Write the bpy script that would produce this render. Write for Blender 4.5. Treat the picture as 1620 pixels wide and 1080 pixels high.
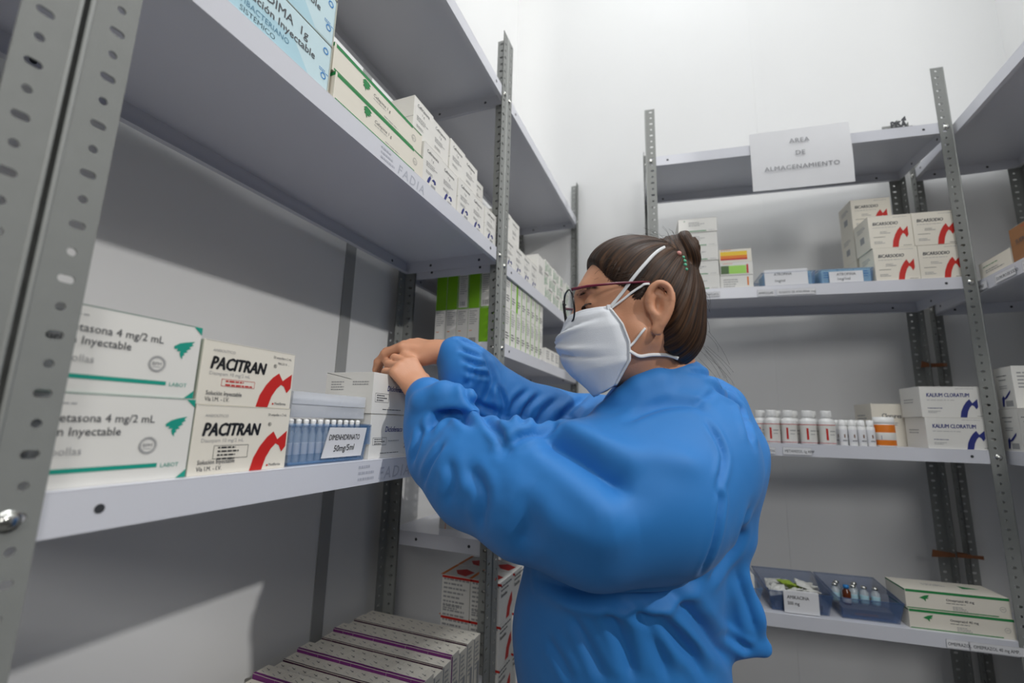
import bpy, bmesh, math, random
import numpy as np
from mathutils import Vector, Matrix
from mathutils.bvhtree import BVHTree

for o in list(bpy.data.objects): bpy.data.objects.remove(o)
scene = bpy.context.scene
C = scene.collection
R = math.radians
H = 1.25                                   # camera height above the floor

# ---------------------------------------------------------------- camera
cam_data = bpy.data.cameras.new('camera'); cam = bpy.data.objects.new('camera', cam_data); C.objects.link(cam)
YAW, PITCH, ROLL = R(21.66), R(10.18), R(1.5)
_f = Vector((-math.sin(YAW)*math.cos(PITCH), math.cos(YAW)*math.cos(PITCH), math.sin(PITCH)))
_r0 = Vector((math.cos(YAW), math.sin(YAW), 0)); _u0 = _r0.cross(_f)
_r = _r0*math.cos(ROLL) + _u0*math.sin(ROLL); _u = _u0*math.cos(ROLL) - _r0*math.sin(ROLL)
cam.matrix_world = Matrix(((_r.x,_u.x,-_f.x,0),(_r.y,_u.y,-_f.y,0),(_r.z,_u.z,-_f.z,H),(0,0,0,1)))
cam_data.sensor_width = 36; cam_data.lens = 16; cam_data.clip_start = .02
cam_data.dof.use_dof = True; cam_data.dof.focus_distance = .80; cam_data.dof.aperture_fstop = 2.8
scene.camera = cam
scene.view_settings.view_transform = 'Standard'; scene.view_settings.look = 'None'
scene.view_settings.gamma = 1; scene.view_settings.exposure = 0.0

def at(px, py, depth):                     # point seen at a pixel of the 1620x1080 photo, at a distance along the view axis
    p = (_f + _r*((px-810)/720) + _u*((540-py)/720))*depth
    return Vector((p.x, p.y, p.z+H))

# ---------------------------------------------------------------- world and lights
w = bpy.data.worlds.new('world'); scene.world = w; w.use_nodes = True
w.node_tree.nodes['Background'].inputs[0].default_value = (.97,.98,1,1)
w.node_tree.nodes['Background'].inputs[1].default_value = .06
def area(name, loc, target, sx, sy, power, col=(1,1,1)):
    d = bpy.data.lights.new(name, 'AREA'); d.shape = 'RECTANGLE'; d.size = sx; d.size_y = sy; d.energy = power; d.color = col
    o = bpy.data.objects.new(name, d); C.objects.link(o); o.location = loc
    o.rotation_euler = (Vector(target)-Vector(loc)).to_track_quat('-Z','Y').to_euler(); return o
area('key_light', (3.4,-.55,H+2.50), (-.5,.9,H), .12, .12, 88, (1,.985,.96))
area('front_light', (1.8,-4.2,H+2.2), (.1,1.2,H), 1.4, 1.2, 72, (1,.99,.97))
area('ceiling_light_near', (.9,-.9,4.5), (.9,-.9,0), 1.6, 1.6, 26, (.95,.98,1))
area('ceiling_light_far', (.1,.9,4.5), (.1,.9,0), .6, 1.6, 29, (.95,.98,1))

# ---------------------------------------------------------------- materials
MATS = {}
def mat(name, col, rough=.5, metal=0, noise=0, nscale=20, bump=0, bscale=200, spec=.5, **kw):
    if name in MATS: return MATS[name]
    m = bpy.data.materials.new(name); m.use_nodes = True; nt = m.node_tree; b = nt.nodes['Principled BSDF']
    c = tuple(((x/255)/12.92 if x/255 <= .04045 else ((x/255+.055)/1.055)**2.4) for x in col)+(1,)
    b.inputs['Base Color'].default_value = c; b.inputs['Roughness'].default_value = rough
    b.inputs['Metallic'].default_value = metal; b.inputs['Specular IOR Level'].default_value = spec
    tc = nt.nodes.new('ShaderNodeTexCoord')
    if noise:
        n = nt.nodes.new('ShaderNodeTexNoise'); n.inputs['Scale'].default_value = nscale; n.inputs['Detail'].default_value = 4
        nt.links.new(tc.outputs['Object'], n.inputs['Vector'])
        mx = nt.nodes.new('ShaderNodeMix'); mx.data_type = 'RGBA'
        mx.inputs[6].default_value = tuple(v*(1-noise) for v in c[:3])+(1,); mx.inputs[7].default_value = tuple(min(1,v*(1+noise)) for v in c[:3])+(1,)
        nt.links.new(n.outputs['Fac'], mx.inputs[0]); nt.links.new(mx.outputs[2], b.inputs['Base Color'])
    if bump:
        n = nt.nodes.new('ShaderNodeTexNoise'); n.inputs['Scale'].default_value = bscale; n.inputs['Detail'].default_value = 3
        nt.links.new(tc.outputs['Object'], n.inputs['Vector'])
        bp = nt.nodes.new('ShaderNodeBump'); bp.inputs['Strength'].default_value = bump; bp.inputs['Distance'].default_value = .002
        nt.links.new(n.outputs['Fac'], bp.inputs['Height']); nt.links.new(bp.outputs['Normal'], b.inputs['Normal'])
    for k, v in kw.items(): b.inputs[k.replace('_',' ')].default_value = v
    MATS[name] = m; return m
wallm  = mat('painted_wall', (222,222,221), .65, noise=.02, nscale=3, bump=.05, bscale=60)
floorm = mat('vinyl_floor', (74,73,72), .4, noise=.08, nscale=8)
ceilm  = mat('ceiling_paint', (228,228,228), .8, noise=.02)
postm  = mat('grey_post_paint', (134,136,133), .45, noise=.05, nscale=60, bump=.25, bscale=900, spec=.4)
shelfm = mat('white_shelf_enamel', (212,213,220), .3, noise=.012, nscale=12, bump=.04, bscale=300)
holem  = mat('hole_shadow', (52,54,58), .8, noise=.05)
embm   = mat('embossed_mark', (180,182,192), .35, noise=.02)
steelm = mat('zinc_bolt', (200,200,195), .22, metal=1, noise=.05)
seamm  = mat('grey_panel_strip', (152,153,152), .5, noise=.04)
white  = mat('carton_white', (226,224,218), .5, noise=.012, nscale=30)
cream  = mat('carton_cream', (228,222,208), .5, noise=.012, nscale=30)
edge   = mat('carton_edge', (170,166,158), .7, noise=.05)
teal   = mat('print_teal', (20,150,130), .5, noise=.03)
green  = mat('print_green', (28,132,68), .5, noise=.03)
lime   = mat('print_lime', (128,190,22), .5, noise=.03)
red    = mat('print_red', (196,34,24), .5, noise=.03)
orange = mat('print_orange', (226,122,22), .5, noise=.03)
yellow = mat('print_yellow', (236,196,40), .5, noise=.03)
navy   = mat('print_navy', (34,44,120), .5, noise=.03)
purple = mat('print_purple', (112,36,112), .5, noise=.05)
darkpurple = mat('print_dark_purple', (60,22,52), .5, noise=.05)
black  = mat('print_black', (22,22,24), .5, noise=.03)
dgrey  = mat('print_dark_grey', (72,74,78), .5, noise=.03)
lgrey  = mat('print_light_grey', (158,158,158), .5, noise=.03)
bluecarton = mat('carton_pale_blue', (176,212,224), .45, noise=.02)
bluebox2 = mat('carton_lighter_blue', (200,224,230), .45, noise=.02)
bluep  = mat('print_blue', (40,130,200), .5, noise=.03)
paper  = mat('paper', (226,226,228), .7, noise=.01)
brownm = mat('carton_brown', (150,104,66), .7, noise=.06)
tapem  = mat('brown_tie', (128,78,44), .6, noise=.15, nscale=80)

# ---------------------------------------------------------------- helpers
def link(name, me, parent=None, loc=(0,0,0), rz=0):
    o = bpy.data.objects.new(name, me); C.objects.link(o); o.location = loc; o.rotation_euler = (0,0,rz)
    if parent: o.parent = parent
    return o
def tag(o, label=None, cat=None, group=None, kind=None):
    if label: o['label'] = label
    if cat: o['category'] = cat
    if group: o['group'] = group
    if kind: o['kind'] = kind
    return o
_tc = {}
def text_geo(s, sx=1., shear=0., bold=0., align='LEFT', gap=1.):
    k = (s, sx, shear, bold, align, gap)
    if k in _tc: return _tc[k]
    cu = bpy.data.curves.new('text_shape','FONT'); cu.body = s; cu.size = 1; cu.shear = shear; cu.offset = 0
    cu.align_x = align; cu.resolution_u = 2; cu.space_character = gap
    ob = bpy.data.objects.new('text_shape', cu); C.objects.link(ob)
    dg = bpy.context.evaluated_depsgraph_get(); me = bpy.data.meshes.new_from_object(ob.evaluated_get(dg))
    vs = [(v.co.x*sx, v.co.y, 0.) for v in me.vertices]; fs = [tuple(p.vertices) for p in me.polygons]
    if bold:                                # heavier strokes: the same letters again, a hair to each side
        n0=len(vs); base=list(vs); fb=list(fs)
        for q,(ox,oy) in enumerate(((bold*.9,0),(-bold*.9,0),(0,bold*.6),(0,-bold*.6))):
            vs += [(x+ox,y+oy,(q+1)*2.2e-5) for x,y,_z in base]; fs += [tuple(i+n0*(q+1) for i in f) for f in fb]
    bpy.data.objects.remove(ob); bpy.data.curves.remove(cu); bpy.data.meshes.remove(me)
    _tc[k] = (vs, fs); return _tc[k]

class MB:
    """collects shapes for ONE mesh; faces remember their material"""
    def __init__(s): s.v=[]; s.f=[]; s.m=[]; s.mats=[]; s.sm=[]
    def mi(s, m):
        if m not in s.mats: s.mats.append(m)
        return s.mats.index(m)
    def add(s, vs, fs, m, smooth=False, M=None):
        b=len(s.v); i=s.mi(m)
        s.v += [tuple(M@Vector(v)) if M else tuple(v) for v in vs]
        for f in fs: s.f.append(tuple(b+k for k in f)); s.m.append(i); s.sm.append(smooth)
    def box(s, a, b, m, bev=0., M=None):
        if bev:
            x0,y0,z0=a; x1,y1,z1=b; vs=[];
            bm=bmesh.new(); bmesh.ops.create_cube(bm,size=1)
            for v in bm.verts: v.co=Vector(((x0+x1)/2+v.co.x*(x1-x0),(y0+y1)/2+v.co.y*(y1-y0),(z0+z1)/2+v.co.z*(z1-z0)))
            bmesh.ops.bevel(bm,geom=bm.edges[:],offset=bev,segments=2,affect='EDGES',profile=.5)
            bm.verts.index_update()
            s.add([v.co.copy() for v in bm.verts],[[v.index for v in f.verts] for f in bm.faces],m,False,M); bm.free(); return
        x0,y0,z0=a; x1,y1,z1=b
        s.add([(x0,y0,z0),(x1,y0,z0),(x1,y1,z0),(x0,y1,z0),(x0,y0,z1),(x1,y0,z1),(x1,y1,z1),(x0,y1,z1)],
              [(0,3,2,1),(4,5,6,7),(0,1,5,4),(1,2,6,5),(2,3,7,6),(3,0,4,7)],m,False,M)
    def lathe(s, prof, m, n=20, M=None, smooth=True):
        vs=[];fs=[]
        for r,z in prof:
            for k in range(n): a=2*math.pi*k/n; vs.append((r*math.cos(a),r*math.sin(a),z))
        for i in range(len(prof)-1):
            for k in range(n):
                k2=(k+1)%n; fs.append((i*n+k,i*n+k2,(i+1)*n+k2,(i+1)*n+k))
        fs.append(tuple(range(n-1,-1,-1))); L=(len(prof)-1)*n; fs.append(tuple(range(L,L+n)))
        s.add(vs,fs,m,smooth,M)
    def tube(s, pts, r, m, n=8, closed=False, flat=1., up=None):
        pts=[Vector(p) for p in pts]; N=len(pts); vs=[];fs=[]
        rr = r if isinstance(r,(list,tuple)) else [r]*N
        pn=None
        for i,p in enumerate(pts):
            t=(pts[(i+1)%N]-pts[i-1]) if (closed or 0<i<N-1) else (pts[1]-pts[0] if i==0 else pts[-1]-pts[-2])
            t.normalize()
            if up is not None: a=Vector(up); 
            else: a = pn if pn is not None else (Vector((0,0,1)) if abs(t.z)<.9 else Vector((1,0,0)))
            x=(a-t*a.dot(t)).normalized(); pn=x; y=t.cross(x)
            for k in range(n):
                an=2*math.pi*k/n; vs.append(p+x*(rr[i]*math.cos(an))+y*(rr[i]*flat*math.sin(an)))
        for i in range(N if closed else N-1):
            j=(i+1)%N
            for k in range(n):
                k2=(k+1)%n; fs.append((i*n+k,j*n+k,j*n+k2,i*n+k2))
        if not closed: fs.append(tuple(range(n))); fs.append(tuple((N-1)*n+k for k in range(n-1,-1,-1)))
        s.add(vs,fs,m,True)
    def build(s, name, parent=None, loc=(0,0,0), rz=0):
        me=bpy.data.meshes.new(name); me.from_pydata(s.v,[],s.f)
        for m in s.mats: me.materials.append(m)
        me.polygons.foreach_set('material_index',s.m); me.polygons.foreach_set('use_smooth',s.sm); me.update()
        return link(name,me,parent,loc,rz)

# printed faces.  A carton is built in its own frame: x to the right along the shelf, y into the shelf, z up, origin front left bottom
FACES = {'front': lambda W,D,Hh,e: Matrix(((1,0,0,0),(0,0,1,-e),(0,1,0,0),(0,0,0,1))),
         'left':  lambda W,D,Hh,e: Matrix(((0,0,-1,-e),(-1,0,0,D),(0,1,0,0),(0,0,0,1))) ,
         'right': lambda W,D,Hh,e: Matrix(((0,0,1,W+e),(1,0,0,0),(0,1,0,0),(0,0,0,1))),
         'top':   lambda W,D,Hh,e: Matrix(((1,0,0,0),(0,1,0,0),(0,0,1,Hh+e),(0,0,0,1)))}
def decal(mb, face, size, items):
    W,D,Hh = size
    for li,it in enumerate(items):
        M = FACES[face](W,D,Hh,.00025+.00012*(li%4)) if face!='front' else Matrix(((1,0,0,0),(0,0,-1,-(.00025+.00012*(li%4))),(0,1,0,0),(0,0,0,1)))
        k = it[0]
        if k=='rect': _,x0,z0,x1,z1,m = it; mb.add([(x0,z0,0),(x1,z0,0),(x1,z1,0),(x0,z1,0)],[(0,1,2,3)],m,False,M)
        elif k=='poly': _,pts,m = it; mb.add([(x,z,0) for x,z in pts],[tuple(range(len(pts)))],m,False,M)
        elif k=='text':
            _,s,x,z,h,m = it[:6]; o = it[6] if len(it)>6 else {}
            vs,fs = text_geo(s, o.get('sx',1), o.get('shear',0), o.get('bold',0), o.get('align','LEFT'), o.get('gap',1))
            a=o.get('rot',0); ca,sa=math.cos(a),math.sin(a)
            mb.add([(x+h*(vx*ca-vy*sa),z+h*(vx*sa+vy*ca),vz) for vx,vy,vz in vs],fs,m,False,M)
        elif k=='ring':
            _,x,z,r0,r1,m = it; n=24
            vs=[(x+r*math.cos(2*math.pi*j/n),z+r*math.sin(2*math.pi*j/n),0) for r in (r0,r1) for j in range(n)]
            mb.add(vs,[(j,(j+1)%n,n+(j+1)%n,n+j) for j in range(n)],m,False,M)
        elif k=='frame':
            _,x0,z0,x1,z1,t,m = it
            for a in ((x0,z0,x1,z0+t),(x0,z1-t,x1,z1),(x0,z0,x0+t,z1),(x1-t,z0,x1,z1)):
                mb.add([(a[0],a[1],0),(a[2],a[1],0),(a[2],a[3],0),(a[0],a[3],0)],[(0,1,2,3)],m,False,M)
        elif k=='lines':                                  # unreadable small print
            _,x0,z1,x1,n,dz,m = it
            rnd=random.Random(int(x0*9e4)+n)
            for j in range(n):
                x=x0; e=x0+(x1-x0)*rnd.uniform(.6,1)
                while x<e:
                    wl=rnd.uniform(.06,.2)*(x1-x0); xe=min(e,x+wl)
                    mb.add([(x,z1-j*dz-dz*.42,0),(xe,z1-j*dz-dz*.42,0),(xe,z1-j*dz,0),(x,z1-j*dz,0)],[(0,1,2,3)],m,False,M); x=xe+.03*(x1-x0)
def carton_mesh(size, base, faces, seam=True, bev=.0006):
    mb=MB(); W,D,Hh=size
    mb.box((0,0,0),(W,D,Hh),base,bev)
    if seam: decal(mb,'front',size,[('rect',.001,Hh-.0009,W-.001,Hh-.0004,edge)])
    for f,it in faces.items(): decal(mb,f,size,it)
    return mb

# units: position on a shelf -> world
BX = R(6.45)
def U_left(s,d,z):  return (-.5-d, s, z+H), R(90)
def U_back(s,d,z):
    u=(math.cos(BX),math.sin(BX)); n=(-math.sin(BX),math.cos(BX))
    return (u[0]*s+n[0]*(1.65+d), u[1]*s+n[1]*(1.65+d), z+H), BX
def U_right(s,d,z): return (.835+d, s, z+H), R(-90)       # s is the y of the item's left end
def put(mb, name, unit, s, d, z, label, cat, group=None, turn=0):
    loc,rz = unit(s,d,z); o = mb.build(name, None, loc, rz+turn); tag(o,label,cat,group); return o
def again(o, unit, s, d, z, label=None, group=None, turn=0):
    c=o.copy(); C.objects.link(c); loc,rz=unit(s,d,z); c.location=loc; c.rotation_euler=(0,0,rz+turn)
    if label: c['label']=label
    if group: c['group']=group
    for ch in o.children:
        k=ch.copy(); k.parent=c; C.objects.link(k)
        for g in ch.children: q=g.copy(); q.parent=k; C.objects.link(q)
    return c

# ---------------------------------------------------------------- room
def slab(name, a, b, m, kind='structure', parent=None):
    mb=MB(); mb.box(a,b,m); o=mb.build(name,parent); o['kind']=kind; return o
slab('floor',(-1.1,-8,-.06),(7,2.3,0),floorm)
slab('ceiling',(-1.1,-3.2,4.62),(3.0,2.3,4.7),ceilm)
slab('wall_left',(-.96,-3.2,0),(-.86,2.13,4.62),wallm)
slab('wall_back',(-.96,2.13,0),(1.29,2.23,4.62),wallm)
slab('wall_right',(1.19,.9,0),(1.29,2.13,4.62),wallm)
slab('trim_1',(-.8605,.925,0),(-.857,.962,4.62),seamm)
slab('trim_2',(.325,2.128,0),(.362,2.1302,4.62),wallm)

# ---------------------------------------------------------------- shelving
def flange(mb, L, w, pitch, t, phase, mirror=False):
    """one perforated leg of an angle post: x 0..w, z 0..L, y 0..t, round and slotted holes by turns"""
    n=12; N=int(L/pitch); dz=L/N; cx=w*.60 if not mirror else w*.40
    for i in range(N):
        z0=i*dz; zc=z0+dz/2; slot=(i+phase)%2
        hw,hh = (.0062,.0036) if slot else (.0037,.0037)
        inner=[];outer=[]
        for k in range(n):
            a=2*math.pi*(k+.5)/n; ca,sa=math.cos(a),math.sin(a)
            if slot: inner.append((cx+(hw-hh)*(1 if ca>0 else -1)+hh*ca, zc+hh*sa))
            else: inner.append((cx+hh*ca,zc+hh*sa))
            s=1/max(abs(ca)/1,abs(sa)/1); ex=ca*s; ez=sa*s
            outer.append((w/2+ex*w/2, zc+ez*dz/2))
        # snap outer ring to the corners so the strip is gap free
        for k in (1,4,7,10):
            pass
        vs=[];
        for y in (0,t):
            vs+=[(x,y,z) for x,z in outer]+[(x,y,z) for x,z in inner]
        fs=[]
        for k in range(n):
            k2=(k+1)%n
            fs.append((k,k2,n+k2,n+k)); fs.append((2*n+k2,2*n+k,3*n+k,3*n+k2)); fs.append((n+k,n+k2,3*n+k2,3*n+k))
        mb.add(vs,fs,postm)
        # corner fillers
        for cxn,czn,ka,kb in ((w,z0+dz,1,0),(w,z0+dz,1,0)): pass
    mb.box((0,0,L-.0005),(w,t,L),postm)
def post_mesh(L=2.455, w=.036, phase=0):
    """angle post: corner at the origin, one leg along +x, one along +y"""
    t=.0018; mb=MB(); flange(mb,L,w,.0245,t,phase)
    b=MB(); flange(b,L,w,.0245,t,phase+1)
    mb.add([(t-y, x, z) for x,y,z in b.v],b.f,postm)
    mb.tube([(.0012,.0012,0),(.0012,.0012,L)],.0022,postm,8)
    return mb
def shelf_mesh(W, D, h=.038, mark=None):
    """steel shelf: top sheet, four lips folded down, small return; x along, y deep, z 0 = top"""
    t=.0012; mb=MB(); r=.013
    mb.box((0,0,-t),(W,D,0),shelfm,.0005)
    mb.box((0,0,-h),(W,t,-t),shelfm); mb.box((0,D-t,-h),(W,D,-t),shelfm)
    mb.box((0,t,-h),(t,D-t,-t),shelfm); mb.box((W-t,t,-h),(W,D-t,-t),shelfm)
    mb.box((t,t,-h),(W-t,r,-h+t),shelfm); mb.box((t,D-r,-h),(W-t,D-t,-h+t),shelfm)
    n=14
    def disc(c,ax,rad):
        vs=[]
        for k in range(n):
            a=2*math.pi*k/n
            vs.append((c[0]+rad*math.cos(a),c[1],c[2]+rad*math.sin(a)) if ax=='y' else (c[0],c[1]+rad*math.cos(a),c[2]+rad*math.sin(a)))
        mb.add(vs,[tuple(range(n))],holem)
    for x in (.075,W-.075):
        for y in (-.0004,t+.0004,D-t-.0004): disc((x,y,-h*.5),'y',.0042)
    for y in (.07,D-.09):
        for x in (-.0004,t+.0004,W-t-.0004,W+.0004): disc((x,y,-h*.5),'x',.0042)
    if mark:
        decal(mb,'front',(W,D,h),[('text','FADIA',mark,-h*.86,.028,embm,{'gap':1.25,'shear':.2,'bold':.01}),('lines',mark-.05,-h*.2,mark-.008,3,h*.25,embm)])
    return mb
def bolt(parent, x, y, z, rz):
    mb=MB(); Mx=Matrix.Rotation(math.pi/2,4,'X')
    mb.lathe([(.0001,0),(.0068,0),(.0068,.0012),(.0058,.0032),(.0035,.0045),(.0001,.005)],steelm,16,M=Mx)
    mb.lathe([(.0001,0),(.0085,0),(.0085,.0006),(.0001,.0006)],steelm,16,M=Mx)
    return mb.build('bolt',parent,(x,y,z),rz)
PM=[post_mesh(phase=0).build('post'), post_mesh(phase=1).build('post')]
PM=[p.data for p in PM if True]
for o in [o for o in C.objects if o.name.startswith('post')]: bpy.data.objects.remove(o)
_sh={}
def unit(name, label, unitf, s0, W, D, shelves, bolts=(), flip=1, phases=(0,1,0,1)):
    """shelves: list of (z_top, mark)"""
    loc,rz=unitf(s0,0,-H); e=link(name,None,None,loc,rz); tag(e,label,'shelving unit')
    t=.0022; bot=-H
    # four angle posts, corners outward
    k=0
    for (x,y,sx,sy) in ((-t,-t,1,1),(W+t,-t,-1,1),(-t,D+t,1,-1),(W+t,D+t,-1,-1)):
        me=PM[phases[k]%2]; k+=1
        p=link('post',me,e,(x,y,0),0); p.scale=(sx,sy,1)
    for z,mk in shelves:
        key=(W,D,mk)
        if key not in _sh:
            o=shelf_mesh(W,D,mark=mk).build('shelf_board',e,(0,0,z+H)); _sh[key]=o.data
        else: link('shelf_board',_sh[key],e,(0,0,z+H))
        for x in (.014,W-.014): bolt(e,x,-t-.0004,z+H-.019,0)
        for x in (-t-.0004,W+t+.0004): bolt(e,x,.02,z+H-.019,R(-90) if x<0 else R(90))
    return e
bay1=unit('shelving_unit','nearest full bay of grey-posted white steel shelving on the left wall',U_left,.190,.965,.325,[(1.013,None),(.492,.46),(-.066,.47),(-.62,None)])
bay2=unit('shelving_unit','far bay of steel shelving on the left wall, reaching the back corner',U_left,1.163,.95,.325,[(1.013,None),(.472,None),(.228,None),(-.307,None),(-.85,None)],phases=(1,0,0,1))
bay0=unit('shelving_unit','edge of a grey-posted steel shelving unit cut off by the left border of the photo',U_left,-.785,.965,.325,[(1.013,None),(.52,None),(-.2,None),(-.7,None)])
backu=unit('shelving_unit','white steel shelving against the back wall with a paper sign on its top shelf',U_back,.062,.95,.31,[(1.005,None),(.479,None),(-.041,None),(-.541,None),(-1.06,None)])
rightu=unit('shelving_unit','steel shelving along the right wall cut off by the right border of the photo',U_right,2.088,.955,.315,[(1.005,None),(.468,None),(-.041,None),(-.56,None)])
# ---------------------------------------------------------------- cartons on the left unit
def bird(x,z,s,m,kind=0):
    if kind==0:   # winged brush mark
        p=[(0,.62),(.25,.80),(.55,.9),(1,1.0),(.86,.85),(.95,.8),(.75,.66),(.84,.6),(.62,.48),(.7,.4),(.5,.33),(.56,.24),(.46,.16),(.48,0),(.36,.12),(.3,.3),(.34,.4),(.14,.38),(.2,.5),(.02,.48)]
    else:         # fir shaped mark
        p=[(0,.75),(.28,1),(.75,.95),(1,.8),(.8,.68),(.95,.5),(.7,.46),(.75,.3),(.5,.3),(.42,0),(.3,.3),(.08,.3),(.2,.5),(.0,.55),(.16,.66)]
    return ('poly',[(x+a*s,z+b*s) for a,b in p],m)
def bird2(x,z,s,m):   # arrow shaped wing
    p=[(0,.5),(.5,.85),(1,1),(.85,.78),(.95,.7),(.75,.6),(.9,.45),(.62,.42),(.6,.0),(.42,.3)]
    return ('poly',[(x+a*s,z+b*s*.75) for a,b in p],m)
def swoosh(W,Hh,m,x0=.60):
    p=[(.60,0),(.63,.2),(.69,.38),(.76,.52),(.83,.61),(.885,.48),(.995,.62),(.995,.36),(.95,.27),(.91,.38),(.87,.41),(.82,.33),(.77,.19),(.735,0)]
    return ('poly',[((x-.6)*1.0*W+x0*W,z*Hh+.0004) for x,z in p],m)

def dexa(Hh):
    W=.150; S=(W,.2,Hh)
    return carton_mesh(S,white,{'front':[
        ('lines',.02,Hh-.009,.06,1,.003,lgrey),
        ('text','Dexametasona 4 mg/2 mL',.006,Hh*.69,.0107,dgrey,{'sx':.93,'bold':.008}),
        ('text','Solución Inyectable',.006,Hh*.545,.0107,dgrey,{'sx':.93,'bold':.008}),
        ('text','50 ampollas',.010,Hh*.345,.0095,lgrey,{}),
        ('rect',.008,Hh*.155,.120,Hh*.205,teal), ('text','LABOT',.123,Hh*.15,.0058,teal,{}),
        ('poly',[(W-.010,Hh-.0006),(W-.0003,Hh-.0006),(W-.0003,Hh-.009)],teal), ('poly',[(W-.010,.0006),(W-.0003,.0006),(W-.0003,.009)],teal),
        ('rect',.002,Hh-.0011,W-.01,Hh-.0005,teal),
        bird(.1225,Hh*.52,.021,teal), ('ring',.1085,Hh*.42,.0062,.0076,lgrey), ('ring',.1085,Hh*.42,.0081,.0085,lgrey), ('text','BPM',.1085,Hh*.42-.0015,.0050,lgrey,{'align':'CENTER','bold':.02}), ('rect',.1045,Hh*.42-.0035,.1125,Hh*.42-.003,lgrey)],
        'right':[('rect',.001,.001,.006,Hh-.001,teal)],'top':[('rect',0,.001,W,.003,teal)]})
put(dexa(.083),'medicine_carton',U_left,.1935,.010,-.066,'white carton with teal bar and wing mark, lower of the nearest left pair','carton','teal-barred cartons behind the nearest post')
put(dexa(.080),'medicine_carton',U_left,.191,.012,.0172,'white carton with teal bar and wing mark, upper of the nearest left pair','carton','teal-barred cartons behind the nearest post')
def paci(Hh,lower):
    W=.128; S=(W,.14,Hh); fr=black if lower else red
    it=[('text','PACITRAN',.010,Hh*.56,.0205,black,{'sx':.74,'shear':.22,'bold':.05}), ('text','®',.0945,Hh*.70,.0070,black,{}),
        ('text','ANSIOLÍTICO',.011,Hh*.83,.0046,lgrey,{}), ('text','50 ampollas x 2 mL',.093,Hh*.87,.0046,dgrey,{'sx':.8}),
        ('text','Diazepam 10 mg/2 mL',.010,Hh*.465,.0058,lgrey,{}),
        ('frame',.026,Hh*(.30 if not lower else .22),.070,Hh*(.415 if not lower else .415),.0005,fr), ('lines',.031,Hh*.395,.067,2 if not lower else 4,.0042,fr),
        ('text','Solución Inyectable',.009,Hh*.155,.0068,dgrey,{'sx':.85,'bold':.01}), ('text','Vía I.M. - I.V.',.009,Hh*.06,.0068,dgrey,{'sx':.85,'bold':.01}),
        swoosh(W,Hh,red,.585), ('text','Medifarma',.102,Hh*.055,.0050,dgrey,{'sx':.85}), ('rect',.0985,Hh*.055,.1008,Hh*.085,red)]
    if not lower: it.append(('text','PRECIO S/. ...',.101,Hh*.77,.0042,dgrey,{'sx':.8}))
    return carton_mesh(S,cream,{'front':it})
put(paci(.0775,True),'medicine_carton',U_left,.3455,.010,-.066,'cream carton with red brush stroke and black boxed notice, lower one','carton','cream cartons with a red brush stroke')
put(paci(.0740,False),'medicine_carton',U_left,.3445,.011,.0118,'cream carton with red brush stroke and red boxed notice, upper one','carton','cream cartons with a red brush stroke')

# two white cartons by the hands, the upper one opened
def diclo(Hh):
    W=.140; D=.104
    return carton_mesh((W,D,Hh),white,{'front':[
        ('text','Diclofenaco',.040,Hh*.60,.0135,navy,{'sx':.8,'shear':.2,'bold':.02}),
        ('frame',.008,Hh*.30,.046,Hh*.47,.0005,dgrey),('lines',.012,Hh*.44,.043,3,.0038,dgrey),
        ('lines',.05,Hh*.40,.085,1,.003,lgrey),('lines',.03,Hh*.12,.085,1,.0025,dgrey),('text','75 mg',.10,Hh*.2,.012,navy,{'bold':.02})],
        'left':[('lines',.012,Hh*.78,.045,4,.0045,lgrey),('lines',.06,Hh*.78,.095,2,.0045,lgrey),('lines',.04,Hh*.12,.065,1,.003,dgrey)]},seam=True)
put(diclo(.0755),'medicine_carton',U_left,.647,.012,-.066,'closed white carton with navy lettering, beneath the opened one at the hands','carton')
e=bpy.data.objects.new('opened_medicine_carton',None); C.objects.link(e); loc,rz=U_left(.645,.012,.0105); e.location=loc; e.rotation_euler=(0,0,rz)
tag(e,'opened white carton with navy lettering that the gloveless hands reach into','carton')
Hh=.071; W=.140; D=.104
mb=MB(); t=.0008
mb.box((0,0,0),(W,D,t),white); mb.box((0,0,t),(W,t,Hh),white); mb.box((0,D-t,t),(W,D,Hh),white); mb.box((0,t,t),(t,D-t,Hh),white); mb.box((W-t,t,t),(W,D-t,Hh),white)
decal(mb,'front',(W,D,Hh),[('text','Diclofenaco',.040,Hh*.58,.0135,navy,{'sx':.8,'shear':.2,'bold':.02}),('frame',.008,Hh*.28,.046,Hh*.50,.0005,dgrey),('lines',.012,Hh*.46,.043,3,.0042,dgrey),('lines',.03,Hh*.12,.085,1,.0025,dgrey)])
decal(mb,'left',(W,D,Hh),[('lines',.012,Hh*.78,.045,4,.0045,lgrey),('lines',.06,Hh*.78,.095,2,.0045,lgrey),('lines',.04,Hh*.12,.065,1,.003,dgrey)])
mb.box((.002,.002,t),(W-.002,D-.002,Hh*.55),edge)
mb.build('carton_body',e)
mb=MB(); mb.box((0,0,-.0004),(W,D*.55,.0004),white); f=mb.build('lid_flap',e,(0,D,Hh)); f.rotation_euler=(R(192),0,0); 
mb=MB(); mb.box((0,0,-.0004),(.03,D*.8,.0004),white); f=mb.build('side_flap',e,(0,.01,Hh)); f.rotation_euler=(0,R(4),0)

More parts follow.
